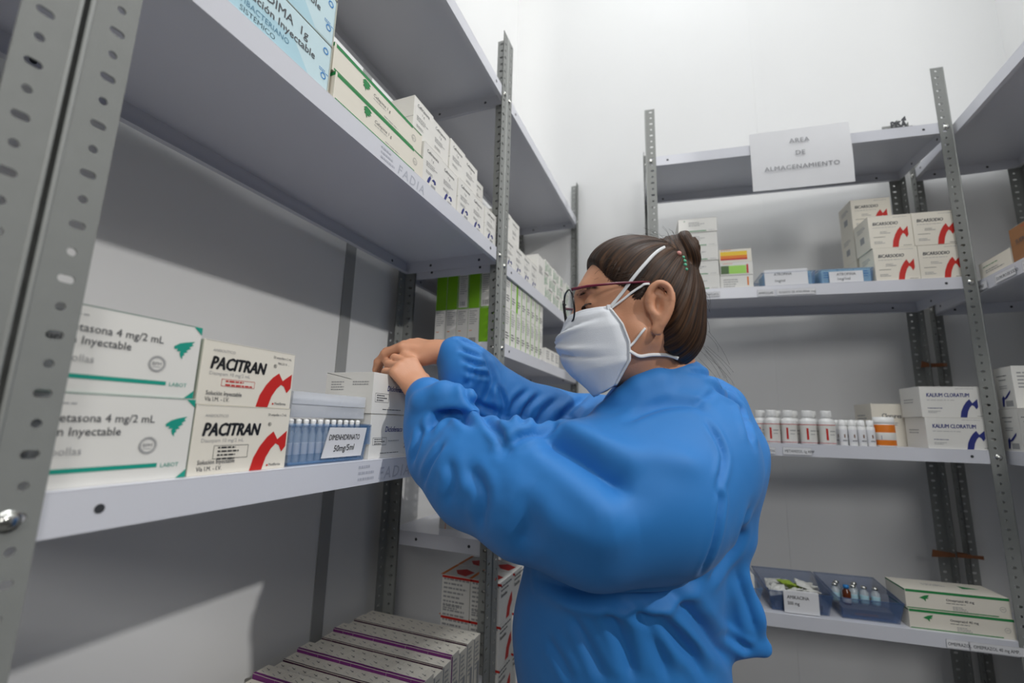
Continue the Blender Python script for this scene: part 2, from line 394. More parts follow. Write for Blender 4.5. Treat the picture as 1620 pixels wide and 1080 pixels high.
# ampoules with their clear blister and blue bin
def trans(name,col,alpha,rough=.15,trans_w=1.):
    m=mat(name,col,rough); b=m.node_tree.nodes['Principled BSDF']; b.inputs['Alpha'].default_value=alpha
    return m
binblue = trans('blue_clear_plastic',(112,152,198),.27)
binblue2= trans('dark_blue_clear_plastic',(84,112,158),.34)
clearp  = trans('clear_blister_plastic',(232,235,240),.36,.2)
glassm  = trans('clear_vial_glass',(226,232,236),.45,.05)
amberm  = mat('amber_glass',(96,44,18),.15)
whitecap= mat('white_cap_plastic',(236,236,234),.35,noise=.02)
def bin_mesh(W,D,Hh,tap,m,front_h=None,t=.0022,rim=True):
    """open bin, base narrower than rim"""
    fh=front_h or Hh; mb=MB()
    ob=[(tap,tap,0),(W-tap,tap,0),(W-tap,D-tap,0),(tap,D-tap,0)]
    f=fh/Hh
    def top(i):
        if i<2: return [(tap*(1-f),tap*(1-f),fh),(W-tap*(1-f),tap*(1-f),fh)][i]
        return [(W,D,Hh),(0,D,Hh)][i-2]
    ot=[top(i) for i in range(4)]
    ib=[(x+(t if x<W/2 else -t),y+(t if y<D/2 else -t),t) for x,y,z in ob]; it=[(x+(t if x<W/2 else -t),y+(t if y<D/2 else -t),z) for x,y,z in ot]
    vs=ob+ot+ib+it; fs=[(3,2,1,0),(8,9,10,11)]
    for k in range(4):
        j=(k+1)%4; fs+=[(k,j,4+j,4+k),(8+j,8+k,12+k,12+j),(4+k,4+j,12+j,12+k)]
    mb.add(vs,fs,m)
    if rim: mb.tube([Vector(p)+Vector((0,0,0)) for p in ot],.0021,m,8,closed=True)
    return mb
e=bpy.data.objects.new('storage_bin',None); C.objects.link(e); loc,rz=U_left(.4775,.010,-.066); e.location=loc; e.rotation_euler=(0,0,rz)
tag(e,'clear blue plastic bin with a handwritten white label holding ampoules','storage bin')
BW,BD,BHt=.166,.100,.0560
mb=bin_mesh(BW,BD,BHt,.006,binblue); mb.tube([(.006,.006,.003),(BW-.006,.006,.003)],.0022,binblue,8)
mb.box((BW-.006,.0,BHt*.45),(BW+.003,.012,BHt),binblue); mb.build('bin_body',e)
mb=MB(); mb.add([(0,0,0),(.088,-.0,-.0),(.092,0,.045),(.008,0,.0455)],[(0,1,2,3)],paper); mb.add([(0,.0006,0),(.088,.0006,0),(.092,.0006,.045),(.008,.0006,.0455)],[(3,2,1,0)],paper)
decal(mb,'front',(.09,.001,.045),[('text','DIMENHIDRINATO',.009,.0265,.0122,black,{'sx':.66,'bold':.012,'shear':.04}),('text','50mg/5ml',.022,.009,.0135,black,{'sx':.85,'bold':.012,'shear':.15,'rot':.03})])
l=mb.build('bin_label',e,(.064,.0035,.0075)); l['label']='white paper label with black handwriting'; l.rotation_euler=(R(6),0,0)
def ampoule():
    mb=MB(); mb.lathe([(.0001,0),(.0045,.0006),(.0048,.003),(.0048,.038),(.0028,.043),(.0022,.046),(.0028,.049),(.0026,.058),(.0001,.0595)],glassm,14)
    mb.lathe([(.00500,.012),(.00505,.0125),(.00505,.0275),(.00500,.028)],paper,14); mb.lathe([(.0034,.0505),(.0042,.051),(.0036,.0545),(.0042,.058),(.0040,.0605),(.0001,.0615)],whitecap,14); return mb
am=None
for j in range(3):
    for i in range(11):
        s=.489+i*.0138; d=.024+j*.026
        if am is None: am=put(ampoule(),'ampoule',U_left,s,d,-.063,'small glass ampoule standing in the blue handwritten-labelled bin','ampoule','ampoules standing in the labelled blue bin')
        else: again(am,U_left,s,d,-.063)
# clear blister trays stacked over the ampoules
def blister():
    mb=MB(); W=.150; D=.070
    mb.box((0,0,.0),(W,D,.0008),clearp)
    for i in range(10):
        x=.010+i*.0145
        for y0,y1 in ((.004,.033),(.037,.066)):
            mb.tube([(x,y0,.006),(x,y1,.006)],.0052,clearp,10); mb.lathe([(.0001,0),(.0024,0),(.0018,.0016),(.0001,.002)],whitecap,8,M=Matrix.Translation((x,y0+.001,.008))@Matrix.Rotation(math.pi/2,4,'X'))
    mb.box((-.002,-.002,.0008),(W+.002,0,.018),clearp); mb.box((-.002,D,.0008),(W+.002,D+.002,.018),clearp); mb.box((-.002,0,.0008),(0,D,.018),clearp); mb.box((W,0,.0008),(W+.002,D,.018),clearp)
    return mb
b=put(blister(),'blister_tray',U_left,.4875,.024,.0002,'clear ribbed plastic tray lying on the ampoules, lower of two','blister tray','clear trays over the ampoules')
again(b,U_left,.4865,.022,.0190,'clear ribbed plastic tray lying on the ampoules, upper of two')

# pale blue cartons, upper shelf
def ceft():
    W=.2; D=.2; Hh=.0865
    return carton_mesh((W,D,Hh),bluebox2,{'front':[('poly',[(.0005,.0005),(.165,.0005),(.13,.040),(.0005,.040)],bluecarton),
        ('text','CEFTAZIDIMA  1g',.010,Hh*.66,.0195,dgrey,{'sx':.94,'bold':.012}),('text','Solución Inyectable',.040,Hh*.44,.0165,dgrey,{'bold':.014,'sx':1.0}),
        ('text','ANTIBACTERIANO',.030,Hh*.26,.0115,mat('print_slate_blue',(84,134,160),.5,noise=.03),{'sx':.95}),('text','SISTÉMICO',.048,Hh*.12,.0110,mat('print_slate_blue',(84,134,160)),{}),
        ('ring',.020,Hh*.16,0.0,.006,bluep),('ring',.187,Hh*.30,.0035,.0052,bluep),('ring',.187,Hh*.80,.0035,.0052,bluep),('lines',.178,Hh*.42,.197,2,.003,bluep)],
        'right':[('rect',0,0,D,Hh,cream)],'top':[('rect',0,0,W,D,cream)]},bev=.004)
b=put(ceft(),'medicine_carton',U_left,.276,.008,.492,'pale blue carton with dark lettering, lowest of the stack at the top','carton','pale blue cartons on the upper shelf')
again(b,U_left,.277,.009,.5787,'pale blue carton with dark lettering, second of the stack at the top')
again(b,U_left,.275,.008,.6654,'pale blue carton with dark lettering, just cut by the top border')
# long white and green cartons
def cefe(Hh=.0505,thick=True):
    W=.256; D=.1
    return carton_mesh((W,D,Hh),cream,{'front':[('rect',.004,Hh*.86,W*.86,Hh*.985,green),('rect',W*.86,Hh*.93,W-.004,Hh*.965,green),('rect',.003,Hh*.045,W*.88,Hh*.10,green),
        bird(.068,Hh*.40,.021,green,1),('text','Cefepime 1 g',.098,Hh*.52,.0092,dgrey,{'shear':.1}),('lines',.098,Hh*.45,.150,1,.0025,lgrey),('lines',.13,Hh*.2,.2,1,.0025,lgrey),
        ('ring',.226,Hh*.5,.0055,.0062,lgrey),('ring',.226,Hh*.5,.0070,.0074,lgrey),('text','BPM',.226,Hh*.46,.0036,lgrey,{'align':'CENTER'})],
        'left':[('rect',.0,Hh*.86,D,Hh*.985,green)],'top':[('rect',.0,.0005,W,.004,green)]})
b=put(cefe(),'medicine_carton',U_left,.4835,.004,.492,'long white carton with green stripes and fir mark, bottom of two','carton','long green-striped cartons on the upper shelf')
again(b,U_left,.4795,.008,.5428,'long white carton with green stripes and fir mark, top of two')
# tall white cartons with navy strokes
def tall(mark=True,W=.0755,Hh=.0935):
    it=[('text','Ceftriaxona',.012,Hh*.80,.0110,dgrey,{'sx':.9,'shear':.1,'bold':.012}),('text','1 g',.030,Hh*.68,.0085,dgrey,{}),('lines',.012,Hh*.58,.06,3,.0042,lgrey),('lines',.012,Hh*.36,.05,2,.0036,lgrey)]
    if mark: it+=[('poly',[(.018,Hh*.09),(.026,Hh*.09),(.034,Hh*.26),(.030,Hh*.30),(.022,Hh*.2)],navy),('poly',[(.036,Hh*.22),(.044,Hh*.29),(.052,Hh*.27),(.054,Hh*.20),(.046,Hh*.16),(.046,Hh*.22)],navy),('rect',.034,Hh*.04,.052,Hh*.12,lgrey)]
    return carton_mesh((W,.11,Hh),white,{'front':it,'left':[('rect',.0,Hh*.48,.11,Hh*.49,lgrey)]})
b=None; t_=None; names=['nearest','second','third','fourth','fifth']
for k in range(5):
    lb='white carton with navy strokes, %s of the lower row before the middle post'%names[k]
    if b is None: b=put(tall(),'medicine_carton',U_left,.7415,.006,.492,lb,'carton','white cartons with navy strokes on the upper shelf')
    else: again(b,U_left,.7415+.0778*k,.006+.003*(k%2),.492,lb)
t_=put(tall(False),'medicine_carton',U_left,.716,.020,.5857,'plain white carton, nearest in the upper row of the first bay','carton','white cartons in the upper row')
for k in range(1,5): again(t_,U_left,.716+.0785*k+.006*(k==4),.020+(.025 if k==4 else .003*(k%2)),.5857,'plain white carton, %s in the upper row of the first bay'%names[k])
for k in range(4): again(b,U_left,1.212+.0778*k,.010,.472,'white carton with navy strokes, %s of the lower row behind the middle post'%names[k])
again(t_,U_left,1.205,.022,.5657,'plain white carton, nearest in the upper row behind the middle post'); again(t_,U_left,1.285,.024,.5657,'plain white carton, farther in the upper row behind the middle post')
mb=carton_mesh((.075,.12,.150),white,{'front':[('lines',.012,.11,.06,5,.006,dgrey)],'left':[('lines',.03,.09,.08,1,.014,dgrey),('rect',.05,.03,.062,.07,dgrey)]})
put(mb,'medicine_carton',U_left,1.526,.010,.472,'tall white carton between the navy-marked and the green-marked cartons','carton')
def gsmall():
    W=.052;Hh=.052
    return carton_mesh((W,.12,Hh),white,{'front':[('rect',.006,.004,.011,Hh-.006,green),('rect',.018,.01,.021,Hh-.016,green),('lines',.026,Hh*.8,.047,4,.008,green)],'left':[('lines',.02,Hh*.7,.09,2,.01,lgrey)]})
g_=None
for j in range(3):
    for i in range(7):
        if j==2 and i in (5,): continue
        s=1.604+.0535*i; z=.472+.0526*j
        lb='small white carton with green bars, %s tier, %s from the middle post'%(('bottom','middle','top')[j],['first','second','third','fourth','fifth','sixth','seventh'][i])
        if g_ is None: g_=put(gsmall(),'medicine_carton',U_left,s,.008,z,lb,'carton','small green-barred cartons on the far upper shelf')
        else: again(g_,U_left,s,.008+.003*((i+j)%2),z,lb)
# lime and white cartons, beyond the middle post
def limebox(kind):
    W=.0455;D=.0375;Hh=.1145
    bc=[('rect',.006+.0016*i,.010,.006+.0016*i+(.0009 if i%3 else .0004),.024,dgrey) for i in range(14)]
    lab=[('rect',.003,.004,D-.003,Hh-.003,white),('lines',.007,Hh*.92,D-.006,9,.0068,lgrey)]
    side={'lime':[('rect',.0005,.0005,D-.0005,Hh-.0005,lime)],'limelab':[('rect',.0005,.0005,D-.0005,Hh-.0005,lime)]+lab+bc,'white':[('lines',.005,Hh*.94,D-.005,7,.0065,lgrey),('rect',.006,.045,.015,.047,orange)]+bc}[kind]
    fr=[('rect',.001,.001,.006 if kind!='lime' else .016,Hh-.001,lime),('lines',.018 if kind=='lime' else .010,Hh*.9,.042,6,.007,lgrey),('lines',.012,Hh*.35,.04,3,.008,dgrey)]
    return carton_mesh((W,D,Hh),white,{'front':fr,'left':side,'top':[('rect',0,0,W,D,lime if kind=='lime' else white)]},bev=.0004)
L_={}
def lb_(kind,s,d,z,lab):
    if kind not in L_: L_[kind]=put(limebox(kind),'medicine_carton',U_left,s,d,z,lab,'carton','lime and white cartons behind the middle post')
    else: again(L_[kind],U_left,s,d,z,lab)
col=['outermost','second from the shelf edge','third from the shelf edge','fourth from the shelf edge','innermost']
for j,pat in enumerate((['lime','white','white','white','white'],['limelab','lime','limelab','lime','lime'])):
    for i,k in enumerate(pat):
        nm={'lime':'lime green','limelab':'lime-edged white','white':'white'}[k]
        lb_(k,1.212,.052+i*.0385-(.0)*j,.228+.1148*j,'%s carton end %s, %s row above the raised hand'%(nm,col[i],('lower','upper')[j]))
ordn=['first','second','third','fourth','fifth','sixth','seventh','eighth']
for j in range(2):
    for i in range(8):
        kind='lime' if (j==1 and i==2) else ('white' if (i+j)%2 else 'limelab')
        lb_(kind,1.2125+.0465*i,.008,.228+.1148*j,'lime-edged carton face, %s from the middle post, %s row'%(ordn[i],('lower','upper')[j]))
        if i: lb_('white',1.2125+.0465*i,.049,.228+.1148*j,'white carton directly behind the %s one of the %s lime-edged row'%(ordn[i],('lower','upper')[j]))
w_=None
for i in range(3):
    mb_lab='small white carton beyond the lime-edged block, %s one'%('nearest','middle','farthest')[i]
    if w_ is None: w_=put(carton_mesh((.06,.1,.06),white,{'front':[('lines',.008,.05,.05,4,.009,lgrey)],'left':[('lines',.02,.045,.08,2,.01,lgrey)]}),'medicine_carton',U_left,1.640,.012,.228,mb_lab,'carton','small white cartons beyond the lime ones')
    else: again(w_,U_left,1.640+.063*i,.012,.228,mb_lab)
# white carton on the lower far shelf, under the elbow
put(carton_mesh((.13,.16,.052),white,{'left':[('lines',.04,.04,.09,5,.007,dgrey),('rect',.02,.0,.022,.05,orange)]}),'medicine_carton',U_left,1.235,.045,-.307,'white carton with fine print on the lower shelf half hidden by the elbow','carton')
# red marked cartons, lowest far shelf
def redbox():
    W=.098;D=.088;Hh=.105
    return carton_mesh((W,D,Hh),white,{'front':[('lines',.01,Hh*.9,.09,2,.010,dgrey),('poly',[(.05,0.001),(.058,.03),(.075,.05),(.092,.06),(.095,.035),(.08,.02),(.075,.001)],red),('text','Ranitidina',.01,Hh*.62,.014,dgrey,{'sx':.8,'bold':.02})],
        'left':[('lines',.006,Hh*.93,.088,9,.0115,lgrey),('rect',.0005,Hh*.93,.094,Hh*.99,red),('lines',.006,Hh*.3,.08,2,.009,lgrey)],
        'top':[('poly',[(.01,.02),(.05,.01),(.07,.045),(.05,.07),(.02,.05)],red),('rect',0,.084,.098,.094,orange)]})
r_=None
for j in range(4):
    for i in range(2):
        for k in range(2):
            lab='red-marked white carton, %s tier, %s column, %s the middle post'%(('lowest','second','third','top')[j],('outer','inner')[i],('right behind','one row beyond')[k])
            if r_ is None: r_=put(redbox(),'medicine_carton',U_left,1.232,.006,-.85,lab,'carton','red-marked cartons on the lowest far shelf')
            else: again(r_,U_left,1.232+.101*k,.006+.090*i,-.85+.1054*j,lab)
# purple edged cartons, bottom shelf
def purp(kind):
    W=.0358;D=.0292;Hh=(.1125,.1155,.1215)[kind]
    tick=[('text','+',D*.3,W*.1,.011,dgrey,{'sx':.5})]
    top=[('poly',[(.020,.008),(.0212,.008),(.0252,.020),(.024,.020)],dgrey),('rect',.019,.011,.025,.0122,dgrey),('poly',[(.010,.012),(.0112,.012),(.0152,.022),(.014,.022)],lgrey)]
    if kind: top.append(('rect',0,.0,(.0060 if kind==2 else .0028),D,purple if kind==2 else darkpurple))
    fr=[('rect',.001,.004,.006,Hh-.002,purple if kind==2 else lgrey),('lines',.009,Hh*.9,.033,7,.009,lgrey),('rect',.020,.004,.032,Hh*.5,lgrey)]
    return carton_mesh((W,D,Hh),cream,{'front':fr,'left':[('rect',0,Hh-(.012 if kind==2 else .004),D,Hh-.0005,purple if kind==2 else darkpurple)],'top':top},bev=.0004,seam=False)
P_={}; rnd=random.Random(4)
rown=['first','second','third','fourth','fifth','sixth','seventh','eighth','ninth','tenth','eleventh','twelfth','thirteenth','fourteenth']; 
for r in range(14):
    kind=[0,2,1,0,2,0,1,2,0,1,2,0,1,0][r]
    for c in range(11):
        s=.602+.0367*r+rnd.uniform(-.0004,.0004); d=.006+.0294*c; z=-.62
        lab='purple-edged carton, %s row from the camera, %s from the shelf edge'%(rown[r],rown[c])
        if kind not in P_: P_[kind]=put(purp(kind),'medicine_carton',U_left,s,d,z,lab,'carton','purple-edged cartons packed on the bottom shelf')
        else: again(P_[kind],U_left,s,d,z,lab)

# ---------------------------------------------------------------- back unit
Z2,Z3,Z4=.479,-.041,-.541
mb=MB(); n=10; W_,H_=.308,.222   # paper sign taped over the lip, lightly curled
vs=[];fs=[]
for j in range(n+1):
    for i in range(n+1):
        x=W_*i/n; z=H_*j/n; vs.append((x,-.0015-.006*math.sin(math.pi*j/n)*(.3+.7*i/n)-.004*(i/n)**2,z))
for j in range(n):
    for i in range(n): a=j*(n+1)+i; fs.append((a,a+1,a+n+2,a+n+1))
mb.add(vs,fs,paper,True)
inkm=mat('faded_print',(138,138,142),.6,noise=.03)
for s_,zz in (('AREA',.165),('DE',.118),('ALMACENAMIENTO',.066)):
    v,f=text_geo(s_,1.0,0,.008,'CENTER',1.12); hh=.0235
    mb.add([(W_*.50+hh*x,-.0105-q_,zz+hh*y) for x,y,q_ in v],f,inkm)
put(mb,'paper_sign',U_back,.4165,-.004,.822,'white paper sign reading AREA DE ALMACENAMIENTO taped to the top shelf','sign')
mb=MB()   # small dark cut-out standing on the top shelf edge
v,f=text_geo('PISA',1,0,.03)
for yy in (0,.004): mb.add([(x*.024,yy-q_,y*.034+.003) for x,y,q_ in v],f,dgrey)
mb.add([(.030,.002,.026),(.046,.002,.026),(.044,.002,.044),(.034,.002,.034)],[(0,1,2,3)],dgrey); mb.box((0,.0005,0),(.060,.0035,.004),dgrey)
put(mb,'letter_plaque',U_back,.851,.004,1.005,'small dark letter plaque standing on the top shelf edge near the right post','plaque')
def gline():
    W=.130;Hh=.0535
    return carton_mesh((W,.13,Hh),white,{'front':[('rect',.004,Hh*.06,W*.72,Hh*.115,green),('lines',.035,Hh*.72,.095,3,.006,lgrey),('rect',.02,Hh*.78,.023,Hh*.86,green),('lines',W*.78,Hh*.12,W*.95,1,.003,lgrey)]})
g=None
for k in range(5):
    lab='white carton with a thin green line, %s of the stack behind the head'%('lowest','second','middle','fourth','topmost')[k]
    if g is None: g=put(gline(),'medicine_carton',U_back,.166,.010,Z2,lab,'carton','green-lined cartons stacked behind the head')
    else: again(g,U_back,.166-.001*(k%2),.010+.002*(k%2),Z2+.0538*k,lab)
W=.104;Hh=.0475
put(carton_mesh((W,.1,Hh),white,{'front':[('lines',.01,Hh*.7,.06,4,.008,lgrey),('rect',.085,Hh*.2,.090,Hh*.85,orange)]}),'medicine_carton',U_back,.2975,.012,Z2,'white carton with a short orange bar, bottom of the colourful stack','carton','colourful small cartons')
put(carton_mesh((W,.1,Hh),white,{'front':[('rect',.002,Hh*.1,.028,Hh*.72,mat('print_dark_green',(70,100,50),.5,noise=.03)),('rect',.028,Hh*.1,.083,Hh*.72,mat('print_light_green',(160,214,92),.5,noise=.03)),('rect',.084,Hh*.1,.090,Hh*.78,red),('lines',.01,Hh*.9,.05,1,.004,orange)]}),'medicine_carton',U_back,.2985,.011,Z2+.0478,'white carton with a lime and dark green band, middle of the colourful stack','carton','colourful small cartons')
put(carton_mesh((W,.1,Hh),cream,{'front':[('rect',.004,Hh*.5,.090,Hh*.82,yellow),('rect',.004,Hh*.28,.090,Hh*.5,orange),('rect',.004,Hh*.16,.090,Hh*.28,red),('lines',.006,Hh*.95,.05,1,.004,orange)]}),'medicine_carton',U_back,.2975,.012,Z2+.0956,'cream carton with a yellow to red band, top of the colourful stack','carton','colourful small cartons')
def low_bin(s,W,lab,lx,lw,lh,txt,zt=0):
    e=bpy.data.objects.new('storage_bin',None); C.objects.link(e); loc,rz=U_back(s,.010,Z2); e.location=loc; e.rotation_euler=(0,0,rz); tag(e,lab,'storage bin')
    bin_mesh(W,.12,.048,.004,binblue).build('bin_body',e)
    mb=MB(); mb.box((0,0,0),(lw,.0006,lh),paper)
    for i,tx in enumerate(txt): decal(mb,'front',(lw,0,lh),[('text',tx,lw*.22,lh*(.62-.42*i),.013,dgrey,{'sx':.85,'bold':.01,'shear':.1})])
    l=mb.build('bin_label',e,(lx,-.0012,.003)); l['label']='white paper label with handwriting'
    return e
low_bin(.428,.165,'blue clear bin with white handwritten label, left one of the middle back shelf','',0,0,[]) if False else None
low_bin(.428,.162,'pale blue clear bin behind a wide handwritten label on the back unit',.008,.130,.055,['ATROPINA','1mg/ml'])
low_bin(.598,.156,'pale blue clear bin with a small handwritten label, touching the red-marked cartons',.030,.096,.037,['ATROPINA','1mg/1ml'])
amb=None
bxx=carton_mesh((.045,.08,.05),bluecarton,{'front':[('lines',.006,.04,.04,3,.008,bluep)]})
q=put(bxx,'small_carton',U_back,.440,.020,Z2+.0025,'pale blue carton inside the wide-labelled bin, left one','carton','pale blue cartons inside the two clear bins')
for s,lab in ((.488,'pale blue carton inside the wide-labelled bin, middle one'),(.536,'pale blue carton inside the wide-labelled bin, right one'),(.610,'pale blue carton inside the small-labelled bin, left one'),(.658,'pale blue carton inside the small-labelled bin, middle one'),(.705,'pale blue carton inside the small-labelled bin, right one')):
    again(q,U_back,s,.020,Z2+.0025 if s<.6 else Z2-.0+.0025,lab)
def bicar():
    W=.1195;Hh=.1115;D=.098
    return carton_mesh((W,D,Hh),cream,{'front':[('text','BICARSODIO',.011,Hh*.70,.0150,dgrey,{'sx':.80,'shear':.2,'bold':.035}),('lines',.07,Hh*.93,.112,1,.003,lgrey),('lines',.011,Hh*.63,.08,1,.003,lgrey),('lines',.03,Hh*.50,.06,2,.005,lgrey),('lines',.011,Hh*.34,.045,1,.004,dgrey),('lines',.011,Hh*.2,.045,2,.005,lgrey),
        swoosh(W,Hh*1.0,red,.50),('lines',.09,Hh*.05,.115,1,.003,dgrey)],
        'left':[('lines',.02,Hh*.8,.08,3,.006,lgrey),('rect',.035,Hh*.3,.062,Hh*.5,lgrey)]})
b=None
for (s,d,z,lab) in ((.759,.008,0,'cream carton with red swoosh, lower left of the front four'),(.8795,.008,0,'cream carton with red swoosh, lower right of the front four, against the post'),(.755,.010,1,'cream carton with red swoosh, upper left of the front four'),(.8755,.008,1,'cream carton with red swoosh, upper right of the front four, against the post'),
    (.756,.118,0,'cream carton behind the front four, hidden bottom of the rear stack'),(.756,.118,1,'cream carton behind the front four, middle of the rear stack'),(.757,.116,2,'cream carton behind the front four, top of the rear stack')):
    if b is None: b=put(bicar(),'medicine_carton',U_back,s,d,Z2,lab,'carton','cream cartons with a red swoosh on the back unit')
    else: again(b,U_back,s,d,Z2+.1119*z,lab)
# third shelf: bottles
def bottle():
    e=bpy.data.objects.new('pill_bottle',None); C.objects.link(e)
    mb=MB(); mb.lathe([(.0001,0),(.0205,0),(.0225,.002),(.0225,.070),(.021,.076),(.0125,.082),(.0115,.086)],whitecap,24); mb.build('bottle_body',e)
    mb=MB(); mb.lathe([(.0001,.084),(.0140,.084),(.0146,.086),(.0146,.103),(.0138,.1055),(.0001,.106)],whitecap,24); 
    for k in range(24):
        a=2*math.pi*k/24; mb.box((-.0004,.0142,.087),(.0004,.0151,.102),whitecap,0,Matrix.Rotation(a,4,'Z'))
    mb.build('cap',e)
    mb=MB(); n=24
    def band(a0,a1,z0,z1,r,m):
        k=max(2,int(n*(a1-a0)/(2*math.pi))+1); vs=[]
        for z in (z0,z1):
            for i in range(k+1): a=a0+(a1-a0)*i/k; vs.append((r*math.cos(a),r*math.sin(a),z))
        mb.add(vs,[(i,i+1,k+2+i,k+1+i) for i in range(k)],m,True)
    band(0,2*math.pi,.008,.062,.0227,white); band(0,2*math.pi,.060,.062,.0229,red); band(R(-122),R(-108),.014,.050,.0229,red); band(R(-95),R(-50),.040,.043,.0229,lgrey); band(R(-95),R(-60),.030,.032,.0229,lgrey); band(0,2*math.pi,.004,.0055,.0228,red)
    l=mb.build('bottle_label',e); l['label']='white label with a red upright bar'
    return e
def place(e,unitf,s,d,z,turn=0): loc,rz=unitf(s,d,z); e.location=loc; e.rotation_euler=(0,0,rz+turn)
b0=bottle(); place(b0,U_back,.430,.030,Z3); tag(b0,'white capped bottle with red label bar, front row, beside the blue sleeve','bottle','white pill bottles with a red label bar')
for s,d,lab in ((.480,.034,'white capped bottle with red label bar, front row, second from the sleeve'),(.534,.030,'white capped bottle with red label bar, front row, third from the sleeve'),(.587,.030,'white capped bottle with red label bar, front row, next to the small vials'),
    (.408,.075,'white capped bottle behind the front row, leftmost and mostly behind the sleeve'),(.457,.082,'white capped bottle peeking between the first two front bottles'),(.507,.080,'white capped bottle peeking between the two middle front bottles'),(.560,.078,'white capped bottle peeking between the two right front bottles')):
    again(b0,U_back,s,d,Z3,lab,turn=.1*math.sin(s*99))
def vial():
    e=bpy.data.objects.new('plastic_vial',None); C.objects.link(e)
    mb=MB(); mb.lathe([(.0001,0),(.0105,0),(.0112,.0015),(.0112,.056),(.009,.060)],whitecap,18); mb.build('vial_body',e)
    mb=MB(); mb.lathe([(.0001,.059),(.0096,.059),(.0098,.061),(.0094,.078),(.0001,.079)],whitecap,18); mb.build('cap',e)
    mb=MB(); n=18
    mb.lathe([(.0113,.010),(.0114,.0105),(.0114,.049),(.0113,.0495)],paper,18)
    mb.box((-.0015,-.0119,.024),(.0015,-.0112,.034),mat('print_brown',(120,80,50),.6,noise=.03)); mb.box((-.006,-.0118,.014),(.006,-.0113,.016),dgrey); l=mb.build('vial_label',e); return e
v0=vial(); place(v0,U_back,.630,.030,Z3); tag(v0,'slim white vial, front row, leftmost beside the bottles','vial','slim white vials')
for s,d,lab in ((.654,.024,'slim white vial, front row, second from the left'),(.678,.022,'slim white vial, front row, third from the left'),(.7015,.022,'slim white vial, front row, rightmost beside the orange jar'),(.625,.062,'slim white vial, back row, left one'),(.650,.056,'slim white vial, back row, middle one'),(.676,.054,'slim white vial, back row, right one')): again(v0,U_back,s,d,Z3,lab)
e=bpy.data.objects.new('medicine_jar',None); C.objects.link(e); place(e,U_back,.743,.034,Z3); tag(e,'orange-labelled white jar between the vials and the white cartons','jar')
mb=MB(); mb.lathe([(.0001,0),(.025,0),(.027,.002),(.027,.066),(.025,.070)],whitecap,24); mb.build('jar_body',e)
mb=MB(); mb.lathe([(.0001,.070),(.0265,.070),(.027,.072),(.0265,.089),(.0001,.090)],whitecap,24); mb.build('lid',e)
mb=MB(); mb.lathe([(.0272,.004),(.0273,.0045),(.0273,.0655),(.0272,.066)],orange,24); mb.lathe([(.0274,.020),(.0275,.0205),(.0275,.042),(.0274,.0425)],white,24); mb.box((-.018,-.0215,.022),(-.006,-.0214,.034),navy,0); l=mb.build('jar_label',e); l['label']='orange wrap-around label with a white band'
mb=carton_mesh((.100,.12,.136),cream,{'front':[('text','Clorures',.028,.090,.020,dgrey,{'sx':.75,'bold':.02}),('lines',.02,.075,.08,2,.006,lgrey)],'left':[('lines',.02,.1,.09,3,.01,lgrey)]})
put(mb,'medicine_carton',U_back,.752,.122,Z3,'cream carton reading Clorures standing behind the orange jar','carton')
def kal():
    W=.163;Hh=.0915;D=.108
    return carton_mesh((W,D,Hh),white,{'front':[('text','KALIUM CLORATUM',.016,Hh*.66,.0160,navy,{'sx':.72,'shear':.1,'bold':.03}),('lines',.016,Hh*.56,.09,1,.003,lgrey),('lines',.09,Hh*.93,.14,1,.0025,lgrey),('lines',.016,Hh*.30,.055,1,.004,navy),('lines',.016,Hh*.2,.05,2,.004,lgrey),swoosh(W*.72,Hh*.96,navy,.80),('lines',.135,Hh*.06,.16,1,.003,dgrey)],
       'left':[('lines',.02,Hh*.6,.08,2,.008,lgrey)]})
b=put(kal(),'medicine_carton',U_back,.838,.006,Z3,'white carton with navy swoosh and lettering, lower of two at the right post','carton','white cartons with a navy swoosh')
again(b,U_back,.834,.008,Z3+.0918,'white carton with navy swoosh and lettering, upper of two at the right post')
# fourth shelf
def big_bin(s,W,lab,m,label_txt=None,lx=.045):
    e=bpy.data.objects.new('storage_bin',None); C.objects.link(e); place(e,U_back,s,.012,Z4); tag(e,lab,'storage bin')
    bin_mesh(W,.19,.075,.014,m,front_h=.058).build('bin_body',e)
    if label_txt:
        mb=MB(); lw,lh=.094,.060; mb.box((0,0,0),(lw,.0006,lh),paper); mb.box((0,0,lh),(lw,.010,lh+.0006),paper)
        for i,tx in enumerate(label_txt): decal(mb,'front',(lw,0,lh),[('text',tx,lw*.10,lh*(.66-.28*i),.0135,black,{'sx':.8,'bold':.012})])
        l=mb.build('bin_label',e,(lx,-.001,.002)); l['label']='white folded paper label with handwriting'
    return e
big_bin(.195,.175,'clear blue bin half hidden by the blue gown on the low back shelf',binblue)
big_bin(.378,.182,'clear blue bin with a white label full of foil packets',binblue2,['AMIKACINA','500 mg'])
big_bin(.566,.172,'dark blue clear bin without label holding loose vials',binblue2)
foilw=mat('white_foil_packet',(214,214,208),.35,noise=.1,nscale=60,bump=.4,bscale=300)
foilg=mat('green_foil_packet',(150,176,60),.35,noise=.2,nscale=90,bump=.4,bscale=300)
